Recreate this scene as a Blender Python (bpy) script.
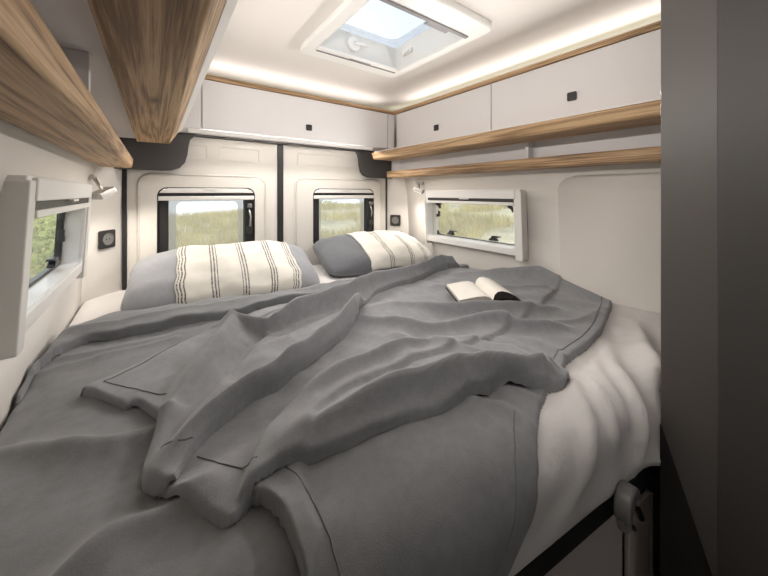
import bpy, bmesh, math, random
import numpy as np
from mathutils import Vector, Matrix, noise as mnoise

random.seed(7)
for _o in list(bpy.data.objects):
    bpy.data.objects.remove(_o)
scene = bpy.context.scene
COL = scene.collection

# ------------------------------------------------------------------ camera
EYE = 1.5
THETA = math.atan(229 / 312)
cam_d = bpy.data.cameras.new('camera')
cam_d.sensor_fit = 'HORIZONTAL'
cam_d.sensor_width = 36
cam_d.lens = 312 / 768 * 36
cam_d.shift_y = -(288 - 193) / 768
cam_d.clip_start = 0.01
cam_d.clip_end = 1000
cam = bpy.data.objects.new('camera', cam_d)
cam.location = (0, 0, EYE)
cam.rotation_euler = (math.pi / 2, 0, -THETA)
COL.objects.link(cam)
scene.camera = cam

# ------------------------------------------------------------------ view and world
scene.view_settings.view_transform = 'Standard'
scene.view_settings.look = 'None'
scene.view_settings.gamma = 1
scene.view_settings.use_curve_mapping = False
scene.view_settings.exposure = 0.12

world = bpy.data.worlds.new('sky')
scene.world = world
world.use_nodes = True
nt = world.node_tree
nt.nodes.clear()
w_out = nt.nodes.new('ShaderNodeOutputWorld')
w_bg = nt.nodes.new('ShaderNodeBackground')
w_tc = nt.nodes.new('ShaderNodeTexCoord')
w_sep = nt.nodes.new('ShaderNodeSeparateXYZ')
w_ramp = nt.nodes.new('ShaderNodeValToRGB')
w_noise = nt.nodes.new('ShaderNodeTexNoise')
w_noise.inputs['Scale'].default_value = 2.2
w_noise.inputs['Detail'].default_value = 6
w_mix = nt.nodes.new('ShaderNodeMix'); w_mix.data_type = 'RGBA'
w_nr = nt.nodes.new('ShaderNodeValToRGB')
w_nr.color_ramp.elements[0].position = 0.42
w_nr.color_ramp.elements[1].position = 0.66
w_ramp.color_ramp.elements[0].position = 0.0
w_ramp.color_ramp.elements[0].color = (0.80, 0.84, 0.88, 1)
w_ramp.color_ramp.elements[1].position = 0.9
w_ramp.color_ramp.elements[1].color = (0.55, 0.69, 0.85, 1)
nt.links.new(w_tc.outputs['Generated'], w_sep.inputs[0])
nt.links.new(w_tc.outputs['Generated'], w_noise.inputs['Vector'])
nt.links.new(w_sep.outputs['Z'], w_ramp.inputs[0])
nt.links.new(w_noise.outputs['Fac'], w_nr.inputs[0])
nt.links.new(w_nr.outputs[0], w_mix.inputs['Factor'])
nt.links.new(w_ramp.outputs[0], w_mix.inputs['A'])
w_mix.inputs['B'].default_value = (0.90, 0.91, 0.92, 1)
nt.links.new(w_mix.outputs['Result'], w_bg.inputs[0])
w_bg.inputs[1].default_value = 3.0
nt.links.new(w_bg.outputs[0], w_out.inputs[0])

def area(name, loc, rot, sx, sy, power, color=(1, 0.9, 0.78)):
    l = bpy.data.lights.new(name, 'AREA')
    l.shape = 'RECTANGLE'; l.size = sx; l.size_y = sy
    l.energy = power; l.color = color
    o = bpy.data.objects.new(name, l)
    o.location = loc; o.rotation_euler = rot
    COL.objects.link(o)
    return o

# LED strips of the overhead cabinets lie in the cove behind the wooden trim and shine up
COVE = 2.082
WARM = (1.0, 0.955, 0.915)
area('cove_led', (1.485, 0.95, COVE), (math.pi, 0, 0), 0.09, 1.6, 1.25, WARM)
area('cove_led', (0.70, 1.865, COVE), (math.pi, 0, 0), 1.3, 0.09, 0.95, WARM)
area('cove_led', (-0.135, 0.55, COVE), (math.pi, 0, 0), 0.09, 2.3, 1.7, WARM)
# added fill light under the rear cabinet, then LED strips behind upper shelf lips
area('shelf_led_and_fill', (0.675, 1.84, 1.812), (math.radians(-42), 0, 0), 0.95, 0.02, 7.5, WARM)
area('shelf_led_and_fill', (0.112, 0.60, 1.826), (0, math.radians(-94), 0), 0.015, 1.7, 6.5, WARM)
area('shelf_led_and_fill', (1.236, 0.84, 1.797), (0, math.radians(92), 0), 0.015, 1.2, 6.2, WARM)

# ------------------------------------------------------------------ materials
def mat(name, col, rough=0.6, metal=0.0, noise=None, bump=None, sheen=0.0, spec=0.5, emit=None, coat=0):
    m = bpy.data.materials.new(name)
    m.use_nodes = True
    n = m.node_tree; b = n.nodes['Principled BSDF']
    b.inputs['Base Color'].default_value = (*col, 1)
    b.inputs['Roughness'].default_value = rough
    b.inputs['Metallic'].default_value = metal
    b.inputs['Specular IOR Level'].default_value = spec
    b.inputs['Sheen Weight'].default_value = sheen
    b.inputs['Coat Weight'].default_value = coat
    tc = n.nodes.new('ShaderNodeTexCoord')
    if noise:
        sc, amt = noise[0], noise[1]
        t = n.nodes.new('ShaderNodeTexNoise')
        t.inputs['Scale'].default_value = sc
        t.inputs['Detail'].default_value = 5
        t.inputs['Roughness'].default_value = 0.65
        n.links.new(tc.outputs['Object'], t.inputs['Vector'])
        r = n.nodes.new('ShaderNodeValToRGB')
        r.color_ramp.elements[0].position = 0.3
        r.color_ramp.elements[1].position = 0.7
        r.color_ramp.elements[0].color = (*[c * (1 - amt) for c in col], 1)
        r.color_ramp.elements[1].color = (*[min(1, c * (1 + amt)) for c in col], 1)
        n.links.new(t.outputs['Fac'], r.inputs[0])
        n.links.new(r.outputs[0], b.inputs['Base Color'])
    if bump:
        t2 = n.nodes.new('ShaderNodeTexNoise')
        t2.inputs['Scale'].default_value = bump[0]
        t2.inputs['Detail'].default_value = 4
        n.links.new(tc.outputs['Object'], t2.inputs['Vector'])
        bp = n.nodes.new('ShaderNodeBump')
        bp.inputs['Strength'].default_value = bump[1]
        bp.inputs['Distance'].default_value = bump[2] if len(bump) > 2 else 0.002
        n.links.new(t2.outputs['Fac'], bp.inputs['Height'])
        n.links.new(bp.outputs[0], b.inputs['Normal'])
    if emit:
        b.inputs['Emission Color'].default_value = (*emit[0], 1)
        b.inputs['Emission Strength'].default_value = emit[1]
    return m

def wood_mat(name, along='Y', dark=(0.20, 0.115, 0.058), mid=(0.45, 0.285, 0.15), light=(0.70, 0.49, 0.29)):
    m = bpy.data.materials.new(name); m.use_nodes = True
    n = m.node_tree; b = n.nodes['Principled BSDF']
    b.inputs['Roughness'].default_value = 0.55
    tc = n.nodes.new('ShaderNodeTexCoord')
    def aniso(across, along_, detail, rough=0.6, dist=0.0):
        q = n.nodes.new('ShaderNodeMapping')
        q.inputs['Scale'].default_value = (across, along_, across) if along == 'Y' else (along_, across, across)
        n.links.new(tc.outputs['Object'], q.inputs['Vector'])
        t = n.nodes.new('ShaderNodeTexNoise')
        t.inputs['Scale'].default_value = 1.0; t.inputs['Detail'].default_value = detail
        t.inputs['Roughness'].default_value = rough; t.inputs['Distortion'].default_value = dist
        n.links.new(q.outputs[0], t.inputs['Vector'])
        return t
    kn = aniso(7, 1.1, 2)                       # broad figure
    ringn = aniso(26, 0.9, 2, 0.5, 0.6)         # growth lines, bent where the figure turns
    sn = n.nodes.new('ShaderNodeMath'); sn.operation = 'MULTIPLY'; sn.inputs[1].default_value = 34.0
    n.links.new(ringn.outputs['Fac'], sn.inputs[0])
    wv = n.nodes.new('ShaderNodeMath'); wv.operation = 'SINE'
    n.links.new(sn.outputs[0], wv.inputs[0])
    fine = aniso(330, 6, 3, 0.7)
    a1 = n.nodes.new('ShaderNodeMath'); a1.operation = 'MULTIPLY_ADD'; a1.inputs[1].default_value = 0.11; a1.inputs[2].default_value = -0.02
    n.links.new(wv.outputs[0], a1.inputs[0])
    a2 = n.nodes.new('ShaderNodeMath'); a2.operation = 'MULTIPLY_ADD'; a2.inputs[1].default_value = 0.72
    n.links.new(fine.outputs['Fac'], a2.inputs[0]); n.links.new(a1.outputs[0], a2.inputs[2])
    a3 = n.nodes.new('ShaderNodeMath'); a3.operation = 'MULTIPLY_ADD'; a3.inputs[1].default_value = 0.50
    n.links.new(kn.outputs['Fac'], a3.inputs[0]); n.links.new(a2.outputs[0], a3.inputs[2])
    r = n.nodes.new('ShaderNodeValToRGB')
    r.color_ramp.elements[0].position = 0.42; r.color_ramp.elements[0].color = (*dark, 1)
    r.color_ramp.elements[1].position = 0.86; r.color_ramp.elements[1].color = (*light, 1)
    e = r.color_ramp.elements.new(0.6); e.color = (*mid, 1)
    n.links.new(a3.outputs[0], r.inputs[0])
    # dark knots
    vo = n.nodes.new('ShaderNodeTexVoronoi'); vo.inputs['Scale'].default_value = 1.0
    mp3 = n.nodes.new('ShaderNodeMapping')
    mp3.inputs['Scale'].default_value = (6.5, 2.1, 0.02) if along == 'Y' else (2.1, 6.5, 0.02)
    mp3.inputs['Location'].default_value = (0.37, 0.2, 0.1)
    n.links.new(tc.outputs['Object'], mp3.inputs['Vector'])
    n.links.new(mp3.outputs[0], vo.inputs['Vector'])
    kr = n.nodes.new('ShaderNodeValToRGB')
    kr.color_ramp.elements[0].position = 0.015; kr.color_ramp.elements[0].color = (1, 1, 1, 1)
    kr.color_ramp.elements[1].position = 0.12; kr.color_ramp.elements[1].color = (0, 0, 0, 1)
    n.links.new(vo.outputs['Distance'], kr.inputs[0])
    mx = n.nodes.new('ShaderNodeMix'); mx.data_type = 'RGBA'
    n.links.new(kr.outputs[0], mx.inputs['Factor'])
    n.links.new(r.outputs[0], mx.inputs['A'])
    mx.inputs['B'].default_value = (0.10, 0.06, 0.035, 1)
    n.links.new(mx.outputs['Result'], b.inputs['Base Color'])
    bp = n.nodes.new('ShaderNodeBump'); bp.inputs['Strength'].default_value = 0.35; bp.inputs['Distance'].default_value = 0.002
    n.links.new(a3.outputs[0], bp.inputs['Height']); n.links.new(bp.outputs[0], b.inputs['Normal'])
    return m

def glass_mat(name, tint=(0.93, 0.95, 0.95), haze=0.06, hazecol=(0.8, 0.8, 0.78)):
    m = bpy.data.materials.new(name); m.use_nodes = True
    n = m.node_tree; n.nodes.clear()
    out = n.nodes.new('ShaderNodeOutputMaterial')
    tr = n.nodes.new('ShaderNodeBsdfTransparent'); tr.inputs[0].default_value = (*tint, 1)
    gl = n.nodes.new('ShaderNodeBsdfGlossy'); gl.inputs['Roughness'].default_value = 0.03
    df = n.nodes.new('ShaderNodeBsdfDiffuse'); df.inputs[0].default_value = (*hazecol, 1)
    tl = n.nodes.new('ShaderNodeBsdfTranslucent'); tl.inputs[0].default_value = (*hazecol, 1)
    m0 = n.nodes.new('ShaderNodeMixShader'); m0.inputs[0].default_value = 0.7
    m1 = n.nodes.new('ShaderNodeMixShader'); m1.inputs[0].default_value = haze
    m2 = n.nodes.new('ShaderNodeMixShader')
    n.links.new(df.outputs[0], m0.inputs[1]); n.links.new(tl.outputs[0], m0.inputs[2])
    n.links.new(tr.outputs[0], m1.inputs[1]); n.links.new(m0.outputs[0], m1.inputs[2])
    m2.inputs[0].default_value = 0.03
    n.links.new(m1.outputs[0], m2.inputs[1]); n.links.new(gl.outputs[0], m2.inputs[2])
    n.links.new(m2.outputs[0], out.inputs[0])
    return m

M = {}
M['wall'] = mat('cream_wall_lining', (0.69, 0.655, 0.61), 0.7, noise=(3, 0.03), bump=(160, 0.08))
M['door'] = mat('cream_door_lining', (0.70, 0.67, 0.62), 0.6, noise=(4, 0.03), bump=(120, 0.06))
M['ceil'] = mat('ceiling_lining', (0.76, 0.72, 0.68), 0.75, bump=(200, 0.06))
M['cab'] = mat('cabinet_laminate', (0.78, 0.76, 0.755), 0.45, noise=(2, 0.015))
M['cabin'] = mat('cabinet_inside', (0.62, 0.61, 0.62), 0.6)
M['wood'] = wood_mat('knotty_oak_along', 'Y')
M['woodx'] = wood_mat('knotty_oak_across', 'X')
M['black'] = mat('black_rubber', (0.012, 0.011, 0.011), 0.6)
M['blackpl'] = mat('black_plastic', (0.02, 0.019, 0.019), 0.35)
M['gap'] = mat('dark_gap', (0.05, 0.047, 0.045), 0.8)
M['dgrey'] = mat('dark_grey_felt', (0.062, 0.058, 0.057), 0.75, bump=(300, 0.1))
M['white'] = mat('white_plastic', (0.80, 0.78, 0.75), 0.35)
M['offw'] = mat('offwhite_plastic', (0.74, 0.72, 0.68), 0.4)
M['greypl'] = mat('grey_plastic', (0.16, 0.155, 0.15), 0.4)
M['midgrey'] = mat('mid_grey_slot', (0.22, 0.21, 0.21), 0.5)
M['metal'] = mat('brushed_nickel', (0.62, 0.60, 0.57), 0.32, 1.0)
M['alu'] = mat('aluminium', (0.75, 0.73, 0.7), 0.35, 1.0)
M['lens'] = mat('lamp_lens', (0.9, 0.85, 0.75), 0.3, emit=((1, 0.9, 0.75), 2))
M['fleece'] = mat('grey_fleece', (0.250, 0.254, 0.265), 0.95, noise=(55, 0.09), bump=(420, 0.35, 0.002), sheen=0.28, spec=0.15)
M['fleece2'] = mat('grey_fleece_spread', (0.198, 0.201, 0.208), 0.95, noise=(50, 0.09), bump=(420, 0.35, 0.002), sheen=0.28, spec=0.15)
M['seam'] = mat('grey_seam_thread', (0.15, 0.15, 0.154), 0.95)
M['sheet'] = mat('white_cotton_sheet', (0.64, 0.615, 0.60), 0.85, noise=(8, 0.03), bump=(14, 0.5, 0.015), sheen=0.1, spec=0.2)
M['pgrey'] = mat('grey_cotton_pillow', (0.27, 0.275, 0.29), 0.9, noise=(40, 0.05), bump=(7, 0.35, 0.02), sheen=0.15, spec=0.2)
M['pdark'] = mat('slate_cotton_pillow', (0.13, 0.135, 0.145), 0.9, noise=(40, 0.06), bump=(7, 0.35, 0.02), sheen=0.15, spec=0.2)
M['paper'] = mat('book_paper', (0.80, 0.76, 0.69), 0.8)
M['pagecut'] = mat('book_page_edges', (0.52, 0.47, 0.42), 0.9, bump=(600, 0.5))
M['cover'] = mat('book_cover', (0.03, 0.025, 0.025), 0.5)
M['ward'] = mat('dark_wardrobe_panel', (0.100, 0.091, 0.085), 0.42, noise=(1.5, 0.05))
M['wardd'] = mat('dark_wardrobe_door', (0.056, 0.052, 0.049), 0.5, noise=(1.5, 0.05))
M['panel'] = mat('beige_base_panel', (0.52, 0.46, 0.43), 0.6)
M['floor'] = mat('vinyl_floor', (0.16, 0.13, 0.11), 0.5, noise=(5, 0.2))
M['glass'] = glass_mat('window_glass', tint=(0.74, 0.75, 0.74), haze=0.10)
M['glassr'] = glass_mat('rear_window_glass', tint=(0.70, 0.71, 0.71), haze=0.13)
M['screen'] = glass_mat('insect_screen', tint=(0.9, 0.9, 0.9), haze=0.30, hazecol=(0.75, 0.75, 0.75))
M['dome'] = glass_mat('hatch_dome_glass', tint=(0.42, 0.43, 0.44), haze=0.06, hazecol=(0.7, 0.7, 0.7))
M['leaf'] = mat('shrub_leaf', (0.42, 0.44, 0.12), 0.8, noise=(3, 0.35))
M['bark'] = mat('shrub_bark', (0.12, 0.09, 0.06), 0.9)
M['blade'] = mat('dune_grass_blade', (0.66, 0.56, 0.26), 0.8, noise=(0.8, 0.35))
M['ground'] = mat('dune_ground', (0.58, 0.50, 0.32), 0.95, noise=(0.55, 0.3), bump=(3, 0.6, 0.1))

def stripe_mat(name, groups, line=0.0035, gap=0.0085, nline=3, length=0.6):
    """cream linen with groups of thin dark stripes; UV.x is metres / length"""
    m = bpy.data.materials.new(name); m.use_nodes = True
    n = m.node_tree; b = n.nodes['Principled BSDF']
    b.inputs['Roughness'].default_value = 0.9
    uv = n.nodes.new('ShaderNodeUVMap'); uv.uv_map = 'UVMap'
    sp = n.nodes.new('ShaderNodeSeparateXYZ')
    n.links.new(uv.outputs[0], sp.inputs[0])
    r = n.nodes.new('ShaderNodeValToRGB'); r.color_ramp.interpolation = 'CONSTANT'
    stops = []
    for g in groups:
        for k in range(nline):
            c = g + (k - (nline - 1) / 2) * gap
            stops.append((c - line / 2, 1)); stops.append((c + line / 2, 0))
    cr = r.color_ramp
    cr.elements[0].position = 0; cr.elements[0].color = (0, 0, 0, 1)
    cr.elements.remove(cr.elements[1])
    for p, v in stops:
        e = cr.elements.new(max(0.0, min(1.0, p / length))); e.color = (v, v, v, 1)
    n.links.new(sp.outputs['X'], r.inputs[0])
    ns = n.nodes.new('ShaderNodeTexNoise'); ns.inputs['Scale'].default_value = 210
    tc = n.nodes.new('ShaderNodeTexCoord'); n.links.new(tc.outputs['Object'], ns.inputs['Vector'])
    nr = n.nodes.new('ShaderNodeValToRGB')
    nr.color_ramp.elements[0].position = 0.33; nr.color_ramp.elements[1].position = 0.5
    n.links.new(ns.outputs['Fac'], nr.inputs[0])
    mu = n.nodes.new('ShaderNodeMath'); mu.operation = 'MULTIPLY'
    n.links.new(r.outputs[0], mu.inputs[0]); n.links.new(nr.outputs[0], mu.inputs[1])
    mx = n.nodes.new('ShaderNodeMix'); mx.data_type = 'RGBA'
    n.links.new(mu.outputs[0], mx.inputs['Factor'])
    mx.inputs['A'].default_value = (0.66, 0.63, 0.57, 1)
    mx.inputs['B'].default_value = (0.07, 0.065, 0.06, 1)
    n.links.new(mx.outputs['Result'], b.inputs['Base Color'])
    t2 = n.nodes.new('ShaderNodeTexNoise'); t2.inputs['Scale'].default_value = 9
    n.links.new(tc.outputs['Object'], t2.inputs['Vector'])
    bp = n.nodes.new('ShaderNodeBump'); bp.inputs['Strength'].default_value = 0.3; bp.inputs['Distance'].default_value = 0.02
    n.links.new(t2.outputs['Fac'], bp.inputs['Height']); n.links.new(bp.outputs[0], b.inputs['Normal'])
    return m

# ------------------------------------------------------------------ helpers
def tag(o, label=None, cat=None, group=None, kind=None):
    if label: o['label'] = label
    if cat: o['category'] = cat
    if group: o['group'] = group
    if kind: o['kind'] = kind
    return o

def empty(name, loc=(0, 0, 0)):
    o = bpy.data.objects.new(name, None)
    o.empty_display_size = 0.05
    o.location = loc
    COL.objects.link(o)
    return o

def par(o, p):
    if p is not None:
        o.parent = p
        o.matrix_parent_inverse = Matrix.Translation(p.location).inverted() if p.type == 'EMPTY' else Matrix()
    return o

def mesh(name, verts, faces, m, parent=None, smooth=False, bevel=0.0, seg=2, fix=True):
    me = bpy.data.meshes.new(name)
    me.from_pydata([tuple(v) for v in verts], [], [tuple(f) for f in faces])
    if fix:
        bm = bmesh.new(); bm.from_mesh(me)
        bmesh.ops.recalc_face_normals(bm, faces=bm.faces)
        bm.to_mesh(me); bm.free()
    me.materials.append(M[m] if isinstance(m, str) else m)
    if smooth:
        me.polygons.foreach_set('use_smooth', [True] * len(me.polygons))
    o = bpy.data.objects.new(name, me)
    COL.objects.link(o)
    if bevel > 0:
        b = o.modifiers.new('bevel', 'BEVEL'); b.width = bevel; b.segments = seg
        b.limit_method = 'ANGLE'; b.angle_limit = math.radians(35)
        if not smooth:
            me.polygons.foreach_set('use_smooth', [True] * len(me.polygons))
            w = o.modifiers.new('wn', 'WEIGHTED_NORMAL')
    return par(o, parent)

def box(name, lo, hi, m, parent=None, bevel=0.003, seg=2):
    x0, y0, z0 = lo; x1, y1, z1 = hi
    v = [(x0, y0, z0), (x1, y0, z0), (x1, y1, z0), (x0, y1, z0), (x0, y0, z1), (x1, y0, z1), (x1, y1, z1), (x0, y1, z1)]
    f = [(0, 3, 2, 1), (4, 5, 6, 7), (0, 1, 5, 4), (1, 2, 6, 5), (2, 3, 7, 6), (3, 0, 4, 7)]
    return mesh(name, v, f, m, parent, bevel=bevel, seg=seg)

# a plane frame maps (a, b, c) -> world; a along the plane, b up, c = depth towards outside
def rear(a, b, c): return (a, c, b)        # a = X, c = Y
def side(a, b, c): return (c, a, b)        # a = Y, c = X
def flat(a, b, c): return (a, b, c)        # a = X, b = Y, c = Z

def rrect(a0, a1, b0, b1, r, n=5):
    pts = []
    for (ca, cb, t0) in ((a1 - r, b0 + r, -90), (a1 - r, b1 - r, 0), (a0 + r, b1 - r, 90), (a0 + r, b0 + r, 180)):
        for i in range(n + 1):
            t = math.radians(t0 + 90 * i / n)
            pts.append((ca + r * math.cos(t), cb + r * math.sin(t)))
    return pts

def prism(name, poly, c0, c1, fr, m, parent=None, bevel=0.0, seg=2):
    n = len(poly)
    v = [fr(a, b, c0) for a, b in poly] + [fr(a, b, c1) for a, b in poly]
    f = [tuple(range(n)), tuple(range(n, 2 * n))] + [(i, (i + 1) % n, n + (i + 1) % n, n + i) for i in range(n)]
    return mesh(name, v, f, m, parent, bevel=bevel, seg=seg)

def ring(name, outer, inner, c0, c1, fr, m, parent=None, bevel=0.0, ci0=None, ci1=None):
    """frame between two outlines with the same count, from depth c0 to c1"""
    n = len(outer)
    ci0 = c0 if ci0 is None else ci0; ci1 = c1 if ci1 is None else ci1
    v = [fr(a, b, c0) for a, b in outer] + [fr(a, b, ci0) for a, b in inner] + \
        [fr(a, b, c1) for a, b in outer] + [fr(a, b, ci1) for a, b in inner]
    f = []
    for i in range(n):
        j = (i + 1) % n
        f += [(i, j, n + j, n + i), (2 * n + i, 3 * n + i, 3 * n + j, 2 * n + j), (i, 2 * n + i, 2 * n + j, j), (n + i, n + j, 3 * n + j, 3 * n + i)]
    return mesh(name, v, f, m, parent, bevel=bevel)

def tube(name, pts, rad, m, parent=None, n=10, cap=True):
    pts = [Vector(p) for p in pts]
    rads = rad if isinstance(rad, (list, tuple)) else [rad] * len(pts)
    v = []; f = []
    up = Vector((0.13, 0.21, 1)).normalized()
    for i, p in enumerate(pts):
        t = (pts[min(i + 1, len(pts) - 1)] - pts[max(i - 1, 0)]).normalized()
        s = t.cross(up)
        if s.length < 1e-4: s = t.cross(Vector((1, 0, 0)))
        s.normalize(); u = s.cross(t)
        for k in range(n):
            a = 2 * math.pi * k / n
            v.append(p + (s * math.cos(a) + u * math.sin(a)) * rads[i])
    for i in range(len(pts) - 1):
        for k in range(n):
            f.append((i * n + k, i * n + (k + 1) % n, (i + 1) * n + (k + 1) % n, (i + 1) * n + k))
    if cap:
        f.append(tuple(range(n))); f.append(tuple((len(pts) - 1) * n + k for k in range(n)))
    return mesh(name, v, f, m, parent, smooth=True)

def cyl(name, p0, p1, r, m, parent=None, n=20, bevel=0.0):
    o = tube(name, [p0, p1], r, m, parent, n)
    o.data.polygons.foreach_set('use_smooth', [False] * len(o.data.polygons))
    if bevel:
        b = o.modifiers.new('bevel', 'BEVEL'); b.width = bevel; b.segments = 2; b.limit_method = 'ANGLE'
    return o

# ------------------------------------------------------------------ the room shell
CXV = 0.675                        # middle of the vehicle
WALL_R, WALL_L = 1.60, -0.25
DOORY = 2.0
YB = -3.0                          # the living area goes on behind, open to daylight above the added end wall
CEIL = 2.18

def wall_x(z, sgn):
    """half width of the body at height z: straight below, leaning in above the window"""
    pr = [(0.0, 0.925), (0.9, 0.935), (1.10, 0.930), (1.50, 0.905), (1.60, 0.885), (1.68, 0.86), (1.80, 0.855), (2.2, 0.85)]
    for (z0, w0), (z1, w1) in zip(pr, pr[1:]):
        if z <= z1:
            w = w0 + (w1 - w0) * (z - z0) / (z1 - z0); break
    else: w = pr[-1][1]
    return CXV + sgn * w

fl = box('floor', (-0.35, YB, -0.05), (1.7, 2.1, 0.0), 'floor', bevel=0); tag(fl, kind='structure')

wf = box('wall_light_block', (-0.25, YB - 0.03, 0.0), (1.6, YB, 1.75), 'wall', bevel=0); tag(wf, kind='structure')  # unseen wall added to cut the daylight from the front

WIN_Y0, WIN_Y1, WIN_Z0, WIN_Z1 = 0.885, 1.605, 1.165, 1.52     # outer size of the side window frames
HO = 0.04
def side_wall(name, sgn):
    zs = sorted([0, 0.4, 0.8, 0.95, 1.02, 1.08, WIN_Z0 + HO, 1.30, 1.40, WIN_Z1 - HO, 1.53, 1.56, 1.59, 1.62, 1.65, 1.68, 1.75, 1.85, 2.0, 2.15])
    ys = sorted([YB, -0.6, 0.0, 0.45, WIN_Y0 + HO, 1.1, 1.3, WIN_Y1 - HO, 1.7, 1.85])
    v = []; f = []; idx = {}
    for i, y in enumerate(ys):
        for j, z in enumerate(zs):
            idx[i, j] = len(v); v.append((wall_x(z, sgn), y, z))
    for i in range(len(ys) - 1):
        for j in range(len(zs) - 1):
            if ys[i] >= WIN_Y0 + HO - 1e-6 and ys[i + 1] <= WIN_Y1 - HO + 1e-6 and zs[j] >= WIN_Z0 + HO - 1e-6 and zs[j + 1] <= WIN_Z1 - HO + 1e-6:
                continue
            f.append((idx[i, j], idx[i + 1, j], idx[i + 1, j + 1], idx[i, j + 1]))
    o = mesh(name, v, f, 'wall', smooth=True)
    so = o.modifiers.new('solid', 'SOLIDIFY'); so.thickness = 0.035
    so.offset = 1 if sgn > 0 else 1
    tag(o, kind='structure')
    # slanting corner post towards the rear door
    dx = wall_x(1.3, sgn)
    x_d = -0.127 if sgn < 0 else 1.490
    pv = []; rows = [0.0, 0.8, 1.1, 1.5, 1.6, 1.68, 1.8, 2.15]
    for z in rows:
        pv += [(wall_x(z, sgn), 1.85, z), (wall_x(z, sgn) - sgn * 0.012, 1.875, z), (x_d, 2.0, z), (x_d, 2.05, z)]
    pf = []
    for r in range(len(rows) - 1):
        for k in range(3):
            pf.append((4 * r + k, 4 * r + k + 1, 4 * r + 5 + k, 4 * r + 4 + k))
    c = mesh('corner_post', pv, pf, 'wall', o, smooth=True)
    return o

wall_r = side_wall('wall_right', 1)
wall_l = side_wall('wall_left', -1)
# make both shells thicken outwards
for w_, s_ in ((wall_r, 1), (wall_l, -1)):
    w_.data.polygons.foreach_set('use_smooth', [True] * len(w_.data.polygons))
    nx = sum(p.normal.x for p in w_.data.polygons)
    w_.modifiers['solid'].offset = 1 if nx * s_ > 0 else -1

# raised wall lining panel of the right wall (rounded upper corner, beside the window)
def lining(sgn, parent):
    pts = []
    y1, z0, z1, r = 0.715, 0.9, 1.575, 0.07
    pts = [(-0.5, z0), (y1, z0), (y1, z1 - r)]
    for i in range(1, 7):
        t = math.radians(90 * i / 6)
        pts.append((y1 - r + r * math.cos(t), z1 - r + r * math.sin(t)))
    pts.append((-0.5, z1))
    n = len(pts); v = []; f = []
    inner = [(y - (0.008 if y > 0 else 0), z - (0.008 if z > z0 + .1 else 0)) for y, z in pts]
    zz = lambda z, d: wall_x(z, sgn) - sgn * d
    # strip the panel in height so that it follows the leaning wall
    zs = [0.9, 1.0, 1.1, 1.2, 1.3, 1.4, 1.505]
    v = []; f = []
    def yr(z):
        if z <= z1 - r: return y1
        return y1 - r + math.sqrt(max(0, r * r - (z - z1 + r) ** 2))
    rows = zs + [1.52, 1.535, 1.55, 1.56, 1.568, 1.575]
    for z in rows:
        e = yr(z)
        v += [(zz(z, -0.002), e + 0.004, z), (zz(z, 0.018), e, z), (zz(z, 0.018), 0.3, z), (zz(z, 0.018), -0.5, z)]
    zt = rows[-1] + 0.006
    v += [(zz(zt, -0.002), yr(1.575), zt), (zz(zt, -0.002), yr(1.575), zt), (zz(zt, -0.002), 0.3, zt), (zz(zt, -0.002), -0.5, zt)]
    for r_ in range(len(rows)):
        for k in range(3):
            f.append((4 * r_ + k, 4 * r_ + k + 1, 4 * r_ + 5 + k, 4 * r_ + 4 + k))
    return mesh('lining_panel', v, f, 'wall', parent, bevel=0.004)
lining(1, wall_r)

# ceiling with the hatch hole
HX0, HX1, HY0, HY1 = 0.585, 1.05, 0.845, 1.325
def ceiling():
    xs = [-0.25, HX0 - 0.01, HX1 + 0.01, 1.6]; ys = [YB, HY0 - 0.01, HY1 + 0.01, 2.1]
    v = [(x, y, CEIL) for y in ys for x in xs]
    f = [(j * 4 + i, j * 4 + i + 1, j * 4 + i + 5, j * 4 + i + 4) for j in range(3) for i in range(3) if not (i == 1 and j == 1)]
    o = mesh('ceiling', v, f, 'ceil')
    s = o.modifiers.new('solid', 'SOLIDIFY'); s.thickness = 0.03
    s.offset = 1 if o.data.polygons[0].normal.z > 0 else -1
    return tag(o, kind='structure')
ceiling()

# ------------------------------------------------------------------ rear doors
DX = [(-0.122, 0.628), (0.662, 1.485)]
RW = [(0.008, 0.488), (0.862, 1.362)]
RZ0, RZ1 = 1.13, 1.53
lintel = box('wall_back', (-0.25, 2.0, 1.84), (1.6, 2.06, 2.16), 'door', bevel=0); tag(lintel, kind='structure')
for di in range(2):
    x0, x1 = DX[di]; wx0, wx1 = RW[di]
    o_ = rrect(x0, x1, 0.0, 1.84, 0.004)
    i_ = rrect(wx0, wx1, RZ0, RZ1, 0.045)
    d = ring('door_%d' % (di + 1), o_, i_, DOORY, DOORY + 0.05, rear, 'door')
    tag(d, kind='structure')
    # raised field around the window
    p0, p1 = (-0.075, 0.555) if di == 0 else (0.735, 1.435)
    po = rrect(p0, p1, 0.75, 1.605, 0.06)
    pm = rrect(p0 + 0.014, p1 - 0.014, 0.764, 1.591, 0.05)
    ring('raised_panel', po, pm, DOORY, DOORY - 0.001, rear, 'door', d, ci0=DOORY - 0.016, ci1=DOORY - 0.015).data.polygons.foreach_set('use_smooth', [True] * (4 * len(po)))
    pin = rrect(wx0, wx1, RZ0, RZ1, 0.045)
    ring('raised_field', pm, pin, DOORY - 0.016, DOORY - 0.002, rear, 'door', d, bevel=0.002)
    # pressed rectangles near the top
    recs = [(0.30, 0.515)] if di == 0 else [(0.76, 1.30)]
    if di == 0: recs.append((0.14, 0.235))
    for a0, a1 in recs:
        ro = rrect(a0, a1, 1.685, 1.765, 0.008); ri = rrect(a0 + 0.006, a1 - 0.006, 1.691, 1.759, 0.005)
        ring('pressed_rectangle', ro, ri, DOORY - 0.004, DOORY + 0.001, rear, 'door', d, ci0=DOORY - 0.001)
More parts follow.
